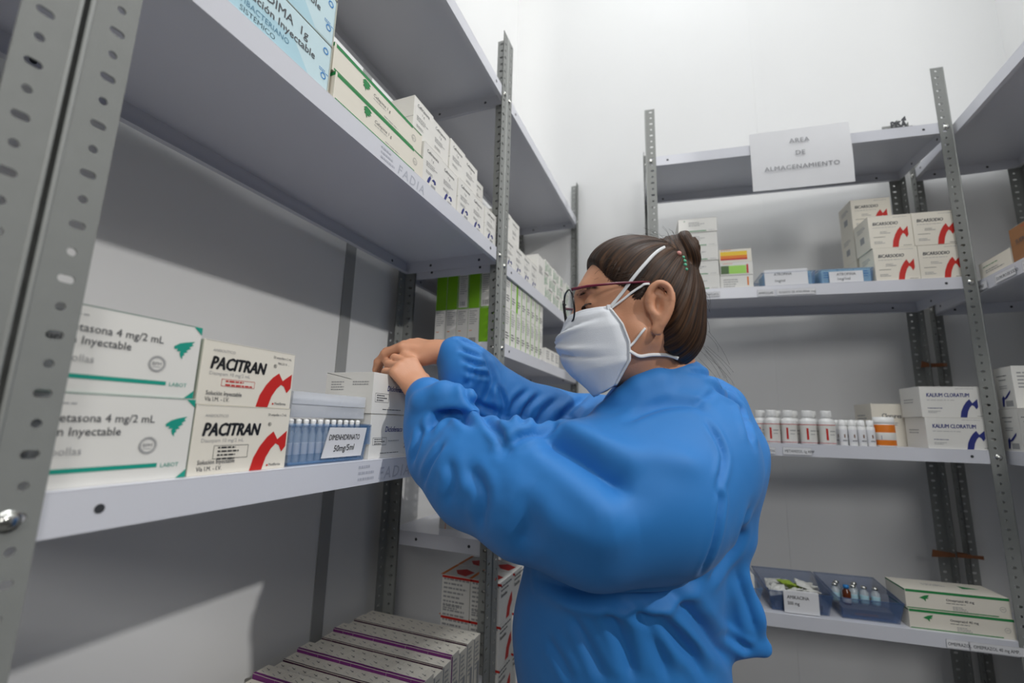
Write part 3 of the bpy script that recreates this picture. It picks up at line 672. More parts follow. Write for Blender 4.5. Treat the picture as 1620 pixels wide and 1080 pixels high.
def packet(seed,m):
    rnd=random.Random(seed); mb=MB(); n=6; vs=[];fs=[]
    for side in (1,-1):
        for j in range(n+1):
            for i in range(n+1):
                x=(i/n-.5)*.046; y=(j/n-.5)*.036; f=math.sin(math.pi*i/n)*math.sin(math.pi*j/n)
                vs.append((x,y,.010+side*(.0015+.007*f)+(rnd.uniform(-.0022,.0022))))
    N=(n+1)**2
    for sgn in (0,1):
        for j in range(n):
            for i in range(n):
                a=sgn*N+j*(n+1)+i; q=(a,a+1,a+n+2,a+n+1); fs.append(q if not sgn else q[::-1])
    ring=[i for i in range(n+1)]+[n+(n+1)*j for j in range(1,n+1)]+[n*(n+1)+i for i in range(n-1,-1,-1)]+[(n+1)*j for j in range(n-1,0,-1)]
    for k in range(len(ring)): a,b=ring[k],ring[(k+1)%len(ring)]; fs.append((b,a,a+N,b+N))
    mb.add(vs,fs,m,False); return mb
pk=[packet(1,foilw),packet(2,foilg),packet(3,foilw)]; po=[None]*3; rnd=random.Random(8)
spots=[(.418,.045),(.462,.04),(.508,.045),(.43,.085),(.475,.08),(.52,.085),(.425,.125),(.47,.125),(.515,.13),(.445,.06),(.49,.062)]
where=['front left','front middle','front right','second row left','second row middle','second row right','rear left','rear middle','rear right','heaped front left','heaped front right']
for i,(s,d) in enumerate(spots):
    k=1 if i in (4,9) else (0 if i%2 else 2); z=Z4+.046+(.0 if i<9 else .016); tn=rnd.uniform(-.6,.6)
    lab='crumpled %s foil packet, %s in the labelled bin'%('green' if k==1 else 'white',where[i])
    if po[k] is None: po[k]=put(pk[k],'foil_packet',U_back,s,d,z-.004*(d>.1),lab,'packet','foil packets in the labelled blue bin',tn)
    else: again(po[k],U_back,s,d,z-.004*(d>.1),lab,turn=tn)
    q_=C.objects[-1]; q_.rotation_euler=(rnd.uniform(-.5,.7),rnd.uniform(-.4,.4),q_.rotation_euler.z)
def gvial():
    e=bpy.data.objects.new('glass_vial',None); C.objects.link(e)
    mb=MB(); mb.lathe([(.0001,0),(.0105,0),(.0112,.002),(.0112,.036),(.006,.043),(.006,.047)],glassm,16); mb.build('vial_glass',e)
    mb=MB(); mb.lathe([(.0001,.046),(.0075,.046),(.0078,.047),(.0078,.053),(.0001,.054)],steelm,16); mb.build('metal_cap',e)
    mb=MB(); mb.lathe([(.0113,.006),(.0114,.0065),(.0114,.028),(.0113,.0285)],bluecarton,16); mb.build('vial_label',e); return e
v1=gvial(); place(v1,U_back,.592,.100,Z4+.022); tag(v1,'small clear vial with metal cap in the dark blue bin, leftmost','vial','glass vials in the dark blue bin')
for i,(s,d) in enumerate(((.640,.098),(.668,.096),(.606,.128),(.655,.130),(.697,.094))): again(v1,U_back,s,d,Z4+.022,'small clear vial with metal cap in the dark blue bin, %s'%('third along the front','fourth along the front','left of the rear pair','right of the rear pair','rightmost')[i])
mb=MB(); mb.lathe([(.0001,0),(.0105,0),(.0112,.002),(.0112,.036),(.006,.043),(.006,.047)],amberm,16); mb.lathe([(.0001,.046),(.0078,.046),(.0078,.054),(.0001,.055)],bluep,16); mb.lathe([(.0113,.006),(.0114,.0065),(.0114,.018),(.0113,.0185)],paper,16)
put(mb,'amber_vial',U_back,.617,.085,Z4+.022,'brown glass vial with bright blue cap in the dark blue bin','vial')
for s,W_,lab in ((.590,.128,'blue and brown flat box lying at the bottom of the unlabelled dark bin'),):
    put(carton_mesh((W_,.12,.020),mat('dull_carton',(110,104,100),.6,noise=.1),{'front':[('rect',.03,.004,.09,.009,brownm)]}),'flat_carton',U_back,s,.048,Z4+.0023,lab,'carton')
put(carton_mesh((.13,.12,.020),mat('dull_carton',(110,104,100),.6,noise=.1),{}),'flat_carton',U_back,.405,.040,Z4+.0023,'flat carton lying beneath the foil packets in the labelled bin','carton')
w1=put(carton_mesh((.06,.05,.085),white,{'front':[('lines',.01,.07,.05,4,.01,bluep),('rect',.0,.0,.06,.02,bluecarton)]}),'small_carton',U_back,.292,.045,Z4+.0023,'small white and blue carton standing in the bin beside the gown, right one','carton','small cartons in the bin beside the gown')
again(w1,U_back,.222,.045,Z4+.0023,'small white and blue carton standing in the bin behind the gown, left one')
def ome():
    W=.242;Hh=.0515;D=.108
    return carton_mesh((W,D,Hh),cream,{'front':[('rect',.001,Hh*.86,W-.001,Hh*.99,green),('rect',.001,Hh*.03,W*.88,Hh*.075,green),bird2(.033,Hh*.42,.025,green),('text','Omeprazol 40 mg',.096,Hh*.56,.0088,dgrey,{'bold':.012}),('lines',.096,Hh*.46,.15,1,.003,dgrey),('lines',.11,Hh*.3,.145,3,.004,lgrey),('ring',.224,Hh*.42,.006,.0068,lgrey),('text','BPM',.224,Hh*.40,.0040,lgrey,{'align':'CENTER'})],
        'top':[('poly',[(.165,.05),(.21,.06),(.165,.075)],green),('lines',.07,.07,.15,2,.01,lgrey)],'left':[('rect',0,Hh*.9,D,Hh*.97,green)]})
b=put(ome(),'medicine_carton',U_back,.7405,.010,Z4,'long white carton with green bands and wing mark, lower one on the low back shelf','carton','long green-banded cartons on the low back shelf')
again(b,U_back,.7375,.011,Z4+.0518,'long white carton with green bands and wing mark, upper one on the low back shelf')
# shelf edge labels are stuck on: children of the unit
def slabel(parent,x,z,w,h,txt,dx=0):
    mb=MB(); mb.box((0,0,0),(w,.0005,h),paper); 
    if txt: decal(mb,'front',(w,0,h),[('text',txt,w*.06,h*.3,h*.52,dgrey,{'sx':.8,'bold':.01}),('frame',0,0,w,h,.0005,lgrey)])
    o=mb.build('shelf_label',parent,(x,-.0027,z+H)); return o
ux=lambda s:s-.062
slabel(backu,ux(.235),.449,.055,.017,'KETOROLACO'); slabel(backu,ux(.408),.443,.052,.022,'AMPOLLAS'); slabel(backu,ux(.466),.444,.115,.020,'SULFATO DE ATROPINA 1mg')
slabel(backu,ux(.385),-.074,.042,.020,'TABLETAS'); slabel(backu,ux(.448),-.074,.080,.022,'METAMIZOL 1g AMP')
slabel(backu,ux(.815),-.576,.050,.022,'OMEPRAZOL'); slabel(backu,ux(.868),-.576,.125,.022,'OMEPRAZOL 40 mg AMP.')
slabel(rightu,.30,.434,.06,.024,'DEXTRO'); slabel(rightu,.40,.434,.09,.024,'CLORURO DE SODIO'); slabel(rightu,.52,.434,.09,.024,'SOLUCION')
# brown ties on the rear post
def tie(name,z,l,lab):
    mb=MB()
    mb.box((-.022,-.003,-.006),(.022,.0,.006),tapem,.001); mb.tube([(-.022,0,0),(-.028,.02,0),(0,.04,0),(.028,.02,0),(.022,0,0)],.004,tapem,8,flat=.5)
    mb.add([(-.018,-.003,.005),(-l,-.006,.014),(-l-.004,-.005,-.010),(-.018,-.003,-.005),(-.018,-.001,.005),(-l,-.004,.014),(-l-.004,-.003,-.010),(-.018,-.001,-.005)],[(0,1,2,3),(7,6,5,4),(0,4,5,1),(1,5,6,2),(2,6,7,3)],tapem)
    mb.add([(.018,-.003,.004),(l*.6,-.008,.006),(l*.6,-.008,-.006),(.018,-.003,-.004),(.018,-.001,.004),(l*.6,-.006,.006),(l*.6,-.006,-.006),(.018,-.001,-.004)],[(3,2,1,0),(4,5,6,7),(1,5,4,0),(2,6,5,1),(3,7,6,2)],tapem)
    return put(mb,name,U_back,1.035,.285,z,lab,'tie')
tie('tape_tie',.242,.045,'short brown tape tie around the rear right posts, upper one')
tie('tape_tie',-.392,.085,'long brown tape tie around the rear right posts, lower one')
# right unit
put(carton_mesh((.15,.12,.050),cream,{'front':[('lines',.02,.035,.13,1,.005,green),('lines',.03,.022,.12,2,.006,lgrey)]}),'medicine_carton',U_right,1.772,.006,.468,'flat cream carton left of the brown carton on the right wall unit','carton')
put(carton_mesh((.17,.14,.098),brownm,{'front':[('text','SUERO ORAL',.02,.05,.016,dgrey,{'bold':.02}),('rect',0,.047,.17,.0475,dgrey),('lines',.05,.09,.13,1,.004,red)]}),'cardboard_carton',U_right,1.618,.008,.468,'brown cardboard carton on the right wall unit at the photo border','carton')
def rstroke():
    W=.083;Hh=.1185;D=.11
    bc=[('rect',.035+.0022*i,.012,.035+.0022*i+(.0014 if i%3 else .0006),.035,dgrey) for i in range(14)]
    return carton_mesh((W,D,Hh),white,{'front':[('lines',.012,Hh*.80,.07,1,.006,dgrey),('lines',.02,Hh*.7,.07,1,.005,dgrey),('lines',.02,Hh*.55,.06,2,.006,lgrey),('poly',[(.022,.006),(.030,.006),(.036,.03),(.050,.040),(.066,.052),(.064,.044),(.048,.030),(.038,.026),(.032,.038),(.024,.03)],navy),('rect',.038,.006,.07,.022,lgrey)],
        'right':[('lines',.01,Hh*.85,.1,5,.010,lgrey)]+bc})
b=put(rstroke(),'medicine_carton',U_right,1.790,.006,-.041,'white carton with dark stroke on the right unit, lower tier, beside the post','carton','white cartons with a dark stroke on the right wall unit')
again(b,U_right,1.788,.007,.0780,'white carton with dark stroke on the right unit, upper tier'); again(b,U_right,1.705,.006,-.041,'white carton with dark stroke on the right unit, lower tier, at the photo border')
# ---------------------------------------------------------------- person: implicit surfaces turned into meshes
class Field:
    """signed distance grid; shapes are blended in, only where they matter"""
    def __init__(s, lo, hi, h):
        s.lo=np.array(lo,float); s.h=h; s.n=np.ceil((np.array(hi)-s.lo)/h).astype(int)+1
        s.F=np.full(s.n,.2,np.float32)
    def block(s,a,b):
        i0=np.maximum(np.floor((np.array(a)-s.lo)/s.h).astype(int),0); i1=np.minimum(np.ceil((np.array(b)-s.lo)/s.h).astype(int)+1,s.n)
        if (i1<=i0).any(): return None
        ax=[s.lo[k]+s.h*np.arange(i0[k],i1[k]) for k in range(3)]
        sl=tuple(slice(i0[k],i1[k]) for k in range(3))
        return sl, ax[0][:,None,None],ax[1][None,:,None],ax[2][None,None,:]
    def blend(s,sl,d,k,op='add'):
        A=s.F[sl]
        if op=='add':
            hh=np.clip(.5+.5*(A-d)/k,0,1); s.F[sl]=(A*(1-hh)+d*hh-k*hh*(1-hh)).astype(np.float32)
        else:  # subtract
            d=-d; hh=np.clip(.5-.5*(A-d)/k,0,1); s.F[sl]=(A*(1-hh)+d*hh+k*hh*(1-hh)).astype(np.float32)
    def cap(s,a,b,ra,rb,k=.01,op='add',flat=None):
        """tapering capsule; flat=(axis, factor) squeezes it along a direction"""
        a=np.array(a,float); b=np.array(b,float); m=max(ra,rb)+k+.03
        B=s.block(np.minimum(a,b)-m,np.maximum(a,b)+m)
        if B is None: return
        sl,X,Y,Z=B; ab=b-a; L=max(ab@ab,1e-9)
        px,py,pz=X-a[0],Y-a[1],Z-a[2]
        if flat is not None:
            ax=np.array(flat[0],float); ax/=np.linalg.norm(ax); f=flat[1]
            q=px*ax[0]+py*ax[1]+pz*ax[2]; g=(1/f-1); px=px+ax[0]*q*g; py=py+ax[1]*q*g; pz=pz+ax[2]*q*g
            qa=ab@ax; ab=ab+ax*qa*g; L=ab@ab
        t=np.clip((px*ab[0]+py*ab[1]+pz*ab[2])/L,0,1)
        d=np.sqrt((px-ab[0]*t)**2+(py-ab[1]*t)**2+(pz-ab[2]*t)**2)-(ra+(rb-ra)*t)
        if flat is not None: d=d*max(f,.6)
        s.blend(sl,d,k,op)
    def chain(s,pts,k=.01,**kw):
        for (a,ra),(b,rb) in zip(pts[:-1],pts[1:]): s.cap(a,b,ra,rb,k,**kw)
    def ell(s,c,axes,r,k=.01,op='add'):
        c=np.array(c,float); r=np.array(r,float); m=r.max()+k+.03
        B=s.block(c-m,c+m)
        if B is None: return
        sl,X,Y,Z=B; px,py,pz=X-c[0],Y-c[1],Z-c[2]
        q=[(px*a[0]+py*a[1]+pz*a[2]) for a in axes]
        k0=np.sqrt(sum((q[i]/r[i])**2 for i in range(3))); k1=np.sqrt(sum((q[i]/r[i]**2)**2 for i in range(3)))
        d=k0*(k0-1)/np.maximum(k1,1e-6)
        s.blend(sl,d,k,op)
    def mesh(s):
        F=s.F; neg=F<0; c=tuple(k-1 for k in F.shape)
        any_=np.zeros(c,bool); all_=np.ones(c,bool)
        for i in (0,1):
            for j in (0,1):
                for k in (0,1):
                    q=neg[i:i+c[0],j:j+c[1],k:k+c[2]]; any_|=q; all_&=q
        act=any_&~all_; del any_,all_; I=np.argwhere(act); n=len(I); ids=np.full(c,-1,np.int32); ids[act]=np.arange(n); del act
        acc=np.zeros((n,3)); cnt=np.zeros(n)
        val={(i,j,k):F[I[:,0]+i,I[:,1]+j,I[:,2]+k] for i in (0,1) for j in (0,1) for k in (0,1)}
        for a in val:
            for d in range(3):
                if a[d]: continue
                b_=list(a); b_[d]=1; fa,fb=val[a],val[tuple(b_)]; cr=(fa<0)!=(fb<0)
                t=np.where(cr,fa/np.where(cr,fa-fb,1),0)
                for e in range(3): acc[:,e]+=np.where(cr,a[e]+(t if e==d else 0),0)
                cnt+=cr
        V=(I+acc/cnt[:,None])*s.h+s.lo; Q=[]
        for d in range(3):
            e1,e2=[(1,2),(2,0),(0,1)][d]
            sa=[slice(0,None)]*3; sb=[slice(0,None)]*3; sa[d]=slice(0,-1); sb[d]=slice(1,None)
            P=np.argwhere(neg[tuple(sa)]!=neg[tuple(sb)])
            P=P[(P[:,e1]>0)&(P[:,e2]>0)&(P[:,e1]<c[e1])&(P[:,e2]<c[e2])]
            ng=neg[P[:,0],P[:,1],P[:,2]]
            def g(o1,o2):
                R_=P.copy(); R_[:,e1]-=o1; R_[:,e2]-=o2; return ids[R_[:,0],R_[:,1],R_[:,2]]
            q=np.stack([g(1,1),g(0,1),g(0,0),g(1,0)],1); q[~ng]=q[~ng][:,::-1]; Q.append(q)
        return V,np.concatenate(Q).astype(np.int64)
def normals(V,Q):
    n=np.cross(V[Q[:,2]]-V[Q[:,0]],V[Q[:,3]]-V[Q[:,1]]); N=np.zeros_like(V)
    for k in range(4): np.add.at(N,Q[:,k],n)
    return N/np.maximum(np.linalg.norm(N,axis=1),1e-12)[:,None]
def relax(V,Q,it,lam=.5):
    for _ in range(it):
        S=np.zeros_like(V); W_=np.zeros(len(V))
        for k in range(4):
            a,b=Q[:,k],Q[:,(k+1)%4]; np.add.at(S,a,V[b]); np.add.at(S,b,V[a]); np.add.at(W_,a,1); np.add.at(W_,b,1)
        V=V+lam*(S/W_[:,None]-V)
    return V
def to_obj(name,V,Q,m,parent=None,attrs=None,smooth=True):
    me=bpy.data.meshes.new(name); me.from_pydata(V.tolist(),[],Q.tolist()); me.materials.append(m)
    me.polygons.foreach_set('use_smooth',[smooth]*len(me.polygons))
    for k,v in (attrs or {}).items(): a=me.attributes.new(k,'FLOAT','POINT'); a.data.foreach_set('value',np.asarray(v,np.float32))
    me.update(); return link(name,me,parent)
CAM=Vector((0,0,H))
def caster(V,Q):
    return BVHTree.FromPolygons([Vector(v) for v in V],[tuple(q) for q in Q])
def hit(bvh,px,py):
    d=(at(px,py,1)-CAM).normalized(); r=bvh.ray_cast(CAM,d); return r[0]
def trace(bvh,pts,step=.006):
    """points on a surface along a line of photo positions"""
    out=[]
    for (x0,y0),(x1,y1) in zip(pts[:-1],pts[1:]):
        n=max(2,int(math.hypot(x1-x0,y1-y0)/5))
        for i in range(n+(1 if (x1,y1)==pts[-1] else 0)):
            p=hit(bvh,x0+(x1-x0)*i/n,y0+(y1-y0)*i/n)
            if p is not None: out.append(np.array(p))
    return np.array(out)
def groove(V,N,line,width,amp,taper=True,sharp=False):
    """push the surface along its normal near a line (folds: amp>0 ridge, amp<0 crease)"""
    if len(line)<2: return V
    lo=line.min(0)-4*width; hi=line.max(0)+4*width
    m=np.where(((V>lo)&(V<hi)).all(1))[0]
    if not len(m): return V
    A=line[:-1]; Bv=line[1:]-A; L=np.maximum((Bv**2).sum(1),1e-10); best=np.full(len(m),9.); tb=np.zeros(len(m))
    P=V[m]
    for i in range(len(A)):
        t=np.clip(((P-A[i])@Bv[i])/L[i],0,1); d=np.linalg.norm(P-A[i]-t[:,None]*Bv[i],axis=1)
        u=d<best; best[u]=d[u]; tb[u]=(i+t[u])/len(A)
    w_=np.exp(-(best/width)**1.35)-.42*np.exp(-((best-2.1*width)/(1.2*width))**2) if sharp else np.exp(-(best/width)**2)
    if taper: w_*=np.clip(np.minimum(tb,1-tb)*5+.15,0,1)
    V=V.copy(); V[m]+=N[m]*(w_*amp)[:,None]; return V
def smooth_curve(pts,n=6):
    P=[np.array(p,float) for p in pts]; P=[2*P[0]-P[1]]+P+[2*P[-1]-P[-2]]; out=[]
    for i in range(1,len(P)-2):
        for j in range(n):
            t=j/n; out.append(.5*((2*P[i])+(-P[i-1]+P[i+1])*t+(2*P[i-1]-5*P[i]+4*P[i+1]-P[i+2])*t*t+(-P[i-1]+3*P[i]-3*P[i+1]+P[i+2])*t**3))
    out.append(P[-2]); return out

# materials of the figure
skinm=mat('skin',(204,148,116),.5,noise=.05,nscale=40,bump=.12,bscale=500,Subsurface_Weight=.12,Subsurface_Scale=.01)
skinm.node_tree.nodes['Principled BSDF'].inputs['Subsurface Radius'].default_value=(1,.35,.2)
gownm=mat('blue_gown_fabric',(36,120,194),.62,noise=.03,nscale=14,bump=.12,bscale=1400,Sheen_Weight=.08)
maskm=mat('white_mask_fabric',(222,226,232),.8,noise=.012,nscale=60,bump=.2,bscale=900)
strapm=mat('white_elastic',(226,228,230),.6,noise=.02)
framem=mat('black_glasses_frame',(24,20,24),.25,noise=.02)
templem=mat('dark_red_temple',(112,30,52),.25,noise=.05)
lensm=mat('clear_lens',(225,235,232),.02); lensm.node_tree.nodes['Principled BSDF'].inputs['Alpha'].default_value=.16
lashm=mat('dark_lashes',(28,20,18),.6,noise=.05); browm=mat('eyebrow_hair',(52,36,28),.8,noise=.1)
trouserm=mat('dark_trousers',(36,40,52),.8,noise=.05); shoem=mat('black_shoe_leather',(28,28,30),.4,noise=.05)
def hair_material():
    m=bpy.data.materials.new('dark_brown_hair'); m.use_nodes=True; nt=m.node_tree; b=nt.nodes['Principled BSDF']
    at_=nt.nodes.new('ShaderNodeAttribute'); at_.attribute_name='strand'; cx=nt.nodes.new('ShaderNodeCombineXYZ'); a2=nt.nodes.new('ShaderNodeAttribute'); a2.attribute_name='along'
    nt.links.new(at_.outputs['Fac'],cx.inputs[0]); nt.links.new(a2.outputs['Fac'],cx.inputs[1])
    n=nt.nodes.new('ShaderNodeTexNoise'); n.inputs['Scale'].default_value=1; n.inputs['Detail'].default_value=5; nt.links.new(cx.outputs[0],n.inputs['Vector'])
    r=nt.nodes.new('ShaderNodeValToRGB'); e=r.color_ramp.elements
    e[0].position=.38; e[0].color=(.012,.006,.004,1); e[1].position=.75; e[1].color=(.105,.050,.023,1)
    nt.links.new(n.outputs['Fac'],r.inputs[0]); nt.links.new(r.outputs[0],b.inputs['Base Color'])
    bp=nt.nodes.new('ShaderNodeBump'); bp.inputs['Strength'].default_value=.7; bp.inputs['Distance'].default_value=.0015
    nt.links.new(n.outputs['Fac'],bp.inputs['Height']); nt.links.new(bp.outputs['Normal'],b.inputs['Normal'])
    b.inputs['Roughness'].default_value=.5; b.inputs['Specular IOR Level'].default_value=.28
    return m
hairm=hair_material()

# ---- head frame
EAR=np.array(at(1030,487,.665))
hy,hp,hr=R(20),R(3),0
f0=np.array([-math.cos(hy),-math.sin(hy),0]); HL=np.array([math.sin(hy),-math.cos(hy),0.]); up0=np.array([0,0,1.])
HF=f0*math.cos(hp)-up0*math.sin(hp); HU=up0*math.cos(hp)+f0*math.sin(hp)
HO=EAR-HL*.074                        # head centre, level with the ear canals
def hd(x,y,z): return HO+HF*x+HL*y+HU*z
HAX=(HF,HL,HU)
NECK=np.array(at(1046,612,.755)); SL=np.array(at(1078,720,.70)); SR=SL+np.array([-.03,.30,.01]); 
PEL=np.array(at(1000,1080,.86)); PEL=np.array([PEL[0]-.0,PEL[1],.80])
W1=np.array(at(672,626,.815)); W2=np.array(at(706,557,.905))
E1=np.array(at(800,805,.70)); E2=np.array(at(850,700,.95))

# ---- body: head, neck, trunk, arms, hands, legs as one surface
lo=np.minimum.reduce([W1,W2,SL,SR,HO])-.2; hi=np.maximum.reduce([W1,W2,SL,SR,HO])+.2
BF=Field((-.68,.40,-.02),(.28,1.22,HO[2]+.16),.0031)
# head
BF.ell(hd(-.004,0,.044),HAX,(.088,.073,.078),.01)
BF.ell(hd(.030,0,.020),HAX,(.064,.064,.078),.03)
BF.ell(hd(.024,0,-.045),HAX,(.058,.052,.062),.03)          # cheeks and jaw
BF.cap(hd(.010,.048,-.035),hd(.070,.014,-.098),.022,.016,.02); BF.cap(hd(.010,-.048,-.035),hd(.070,-.014,-.098),.022,.016,.02)
BF.ell(hd(.074,0,-.095),HAX,(.018,.022,.016),.02)          # chin
BF.cap(hd(.084,.028,.044),hd(.088,-.028,.044),.010,.010,.02)   # brow
for s_ in (1,-1):
    BF.ell(hd(.091,s_*.034,.022),HAX,(.016,.020,.014),.012,'sub')
    BF.ell(hd(.076,s_*.033,.020),HAX,(.0145,.0150,.0135),.004)
    BF.ell(hd(.062,s_*.039,-.014),HAX,(.020,.019,.018),.02)    # cheekbone
BF.cap(hd(.088,0,.030),hd(.112,0,-.016),.008,.0125,.014)   # nose
BF.ell(hd(.104,.010,-.020),HAX,(.009,.008,.007),.006); BF.ell(hd(.104,-.010,-.020),HAX,(.009,.008,.007),.006)
BF.ell(hd(.092,0,-.052),HAX,(.010,.024,.006),.006); BF.ell(hd(.090,0,-.063),HAX,(.010,.020,.007),.006)  # lips
# ears
for s_ in (1,-1):
    E=lambda x,y,z: hd(x*.86-.008,s_*(.068+y*.95),z*.98)
    rim=[E(.012,.004,-.002),E(.015,.009,.012),E(.010,.014,.026),E(-.002,.018,.034),E(-.015,.020,.030),E(-.022,.020,.016),E(-.020,.018,-.002),E(-.012,.014,-.018),E(-.002,.010,-.030)]
    BF.ell(E(-.004,.006,.002),HAX,(.0155,.009,.033),.003)
    BF.chain([(p,.0045) for p in smooth_curve(rim,4)],.003)
    BF.ell(E(.002,.007,-.033),HAX,(.009,.005,.010),.004)       # lobe
    BF.ell(E(-.001,.019,.003),HAX,(.0075,.012,.014),.002,'sub')
    BF.chain([(E(.006,.018,.020),.0034),(E(-.003,.022,.026),.0038),(E(-.012,.024,.020),.0036),(E(-.014,.022,.006),.0030)],.003,op='sub')
    BF.chain([(E(-.013,.015,.012),.0035),(E(-.013,.015,-.006),.0035),(E(-.004,.012,-.018),.0035)],.003)
    BF.ell(E(.012,.008,-.004),HAX,(.004,.005,.006),.003)
# neck and trunk
BF.chain([(hd(-.026,0,-.02),.050),(NECK+[0,0,.02],.048),(NECK+[.005,0,-.06],.058)],.03)
CH=(SL+SR)/2
BF.cap(SL+(CH-SL)*.15,SR+(CH-SR)*.15,.055,.055,.05)
BF.cap(NECK+[0,0,-.03],CH,.055,.08,.05)
BF.chain([(CH+[0,0,-.05],.115),(CH*.5+PEL*.5,.105),(PEL,.125)],.05)
for S_,E_,Wr in ((SL,E1,W1),(SR,E2,W2)):
    BF.chain([(S_,.048),(E_,.038),(E_*.35+Wr*.65+[0,0,-.014],.021),(Wr*.9+E_*.1+[0,0,-.006],.0215),(Wr,.0230)],.02)
def hand(F,Wr,d,n,size=1.,curl=None,thumb=None,side=1):
    """five separate fingers; d wrist->knuckles, n back of the hand, side*cross(n,d) towards the thumb"""
    d=np.array(d,float); d/=np.linalg.norm(d); n=np.array(n,float); n-=d*(n@d); n/=np.linalg.norm(n); s=np.cross(n,d)*side
    rot=lambda v,ax,a: v*math.cos(a)+np.cross(ax,v)*math.sin(a)+ax*(ax@v)*(1-math.cos(a))
    z=size; M=[]
    for off,fw in ((.027,.088),(.009,.092),(-.009,.087),(-.025,.078)): M.append(Wr+d*fw*z+s*off*z)
    for i,m_ in enumerate(M):
        F.cap(Wr+s*(.012-.008*i)*z+d*.012,m_,.0165*z,.0112*z,.010,flat=(n,.86))
    F.cap(Wr,Wr+d*.02,.0245*z,.023*z,.015,flat=(n,.80))
    F.cap(Wr+d*.03*z-n*.008*z+s*.012*z,M[0]*.4+Wr*.6-n*.014*z+s*.012*z,.016*z,.013*z,.012)
    lens=[(.043,.025,.020),(.047,.029,.021),(.044,.027,.021),(.035,.021,.019)]; rad=[(.0098,.0090,.0080,.0068),(.0100,.0092,.0082,.0070),(.0096,.0086,.0078,.0067),(.0086,.0077,.0070,.0060)]
    tips=[]
    for i,m_ in enumerate(M):
        c=curl[i]; dirv=d; p=m_; ax=-np.cross(n,d)   # bend towards the palm
        ax=np.cross(d,-n); ax/=np.linalg.norm(ax)
        spread=(1.5-i)*.05
        dirv=d+s*spread; dirv/=np.linalg.norm(dirv)
        for j in range(3):
            dirv=rot(dirv,ax,c[j]); q=p+dirv*lens[i][j]*z
            F.cap(p,q,rad[i][j]*z,rad[i][j+1]*z,.0035); 
            if j<2: F.ell(q,(dirv,np.cross(ax,dirv),ax),(.0085*z,(rad[i][j+1]+.0012)*z,(rad[i][j+1]+.0006)*z),.003)
            p=q
        tips.append((p,dirv,np.cross(ax,dirv)))
    # thumb: leaves the side of the palm near its base
    b=Wr+d*.022*z+s*.020*z-n*.006*z; t0,t1,t2=thumb
    def dv(t): v=d*t[0]+s*t[1]+n*t[2]; return v/np.linalg.norm(v)
    p1=b+dv(t0)*.044*z; p2=p1+dv(t1)*.034*z; p3=p2+dv(t2)*.026*z
    F.cap(Wr+d*.008*z+s*.008*z,p1,.016*z,.0125*z,.012); F.cap(p1,p2,.0118*z,.0100*z,.004); F.cap(p2,p3,.0102*z,.0082*z,.004)
    tips.append((p3,dv(t2),n)); return tips
# near (left) hand: knuckles up, fingers hooked down over the carton edge
d1=np.array(at(641,584,.842))-W1
tips1=hand(BF,W1,d1,(.34,-.58,.74),.88,curl=[(.55,.85,.6),(.60,.9,.6),(.66,.95,.6),(.75,1.0,.6)],thumb=((.75,.45,-.5),(.9,.15,-.55),(.9,-.05,-.5)),side=-1)
d2=np.array(at(643,544,.925))-W2
tips2=hand(BF,W2,d2,(.05,-.42,.90),.95,curl=[(.50,.45,.35),(.52,.55,.4),(.58,.65,.4),(.65,.7,.4)],thumb=((.85,.45,-.30),(1,.0,-.30),(1,-.1,-.25)),side=1)
# legs
for s_ in (-1,1):
    hip=PEL+[0,s_*.085,-.04]; kn=np.array([hip[0]-.01,hip[1],.46]); an=np.array([hip[0]+.02,hip[1],.085])
    BF.chain([(hip,.088),(kn,.058),(an,.042)],.03); BF.cap(an+[0,0,-.035],an+[-.14,0,-.05],.036,.028,.02)
V,Q=BF.mesh(); V=relax(V,Q,2,.35)
person=to_obj('person',V,Q,skinm); tag(person,'person in blue gown, white mask and red glasses reaching into the left shelves','person')
bodyV,bodyQ=V,Q; bodyB=caster(V,Q)
# finger nails
for tips in (tips1,tips2):
    for p,dv_,nn in tips:
        mb=MB(); nn=nn if nn@np.array([0,-.3,1])>0 or True else -nn
        c=p+dv_*.001+np.array(nn)*.0058; sx=np.cross(nn,dv_); n_=6; vs=[]
        for i in range(n_):
            a=-1+2*i/(n_-1)
            for b_ in (-1,1): vs.append(tuple(c+dv_*.0055*b_+sx*.0048*a-np.array(nn)*.0016*a*a))
        mb.add(vs,[(2*i,2*i+2,2*i+3,2*i+1) for i in range(n_-1)],mat('finger_nail',(214,160,136),.3,noise=.02),True); mb.build('fingernail',person)
# trousers and shoes as clothing
TF=Field((PEL[0]-.25,PEL[1]-.26,.0),(PEL[0]+.2,PEL[1]+.26,.98),.007)
for s_ in (-1,1):
    hip=PEL+[0,s_*.085,-.02]; kn=np.array([hip[0]-.01,hip[1],.46]); an=np.array([hip[0]+.02,hip[1],.10])
    TF.chain([(hip,.108),(kn,.080),(an,.068)],.03)
V,Q=TF.mesh(); to_obj('trousers',V,Q,trouserm,person)
for s_ in (-1,1):
    SF=Field((PEL[0]-.25,PEL[1]-.3,-.0),(PEL[0]+.2,PEL[1]+.3,.16),.006); a=np.array([PEL[0]+.02,PEL[1]+s_*.085,.055])
    SF.cap(a+[.03,0,-.01],a+[-.15,0,-.018],.045,.037,.02); SF.cap(a,a+[0,0,.04],.045,.045,.02)
    B=SF.block(SF.lo,SF.lo+SF.h*(SF.n-1)); sl,X,Y,Z=B; SF.F[sl]=np.maximum(SF.F[sl],(.004-Z+0*X+0*Y).astype(np.float32))
    V,Q=SF.mesh(); to_obj('shoe',V,Q,shoem,person)

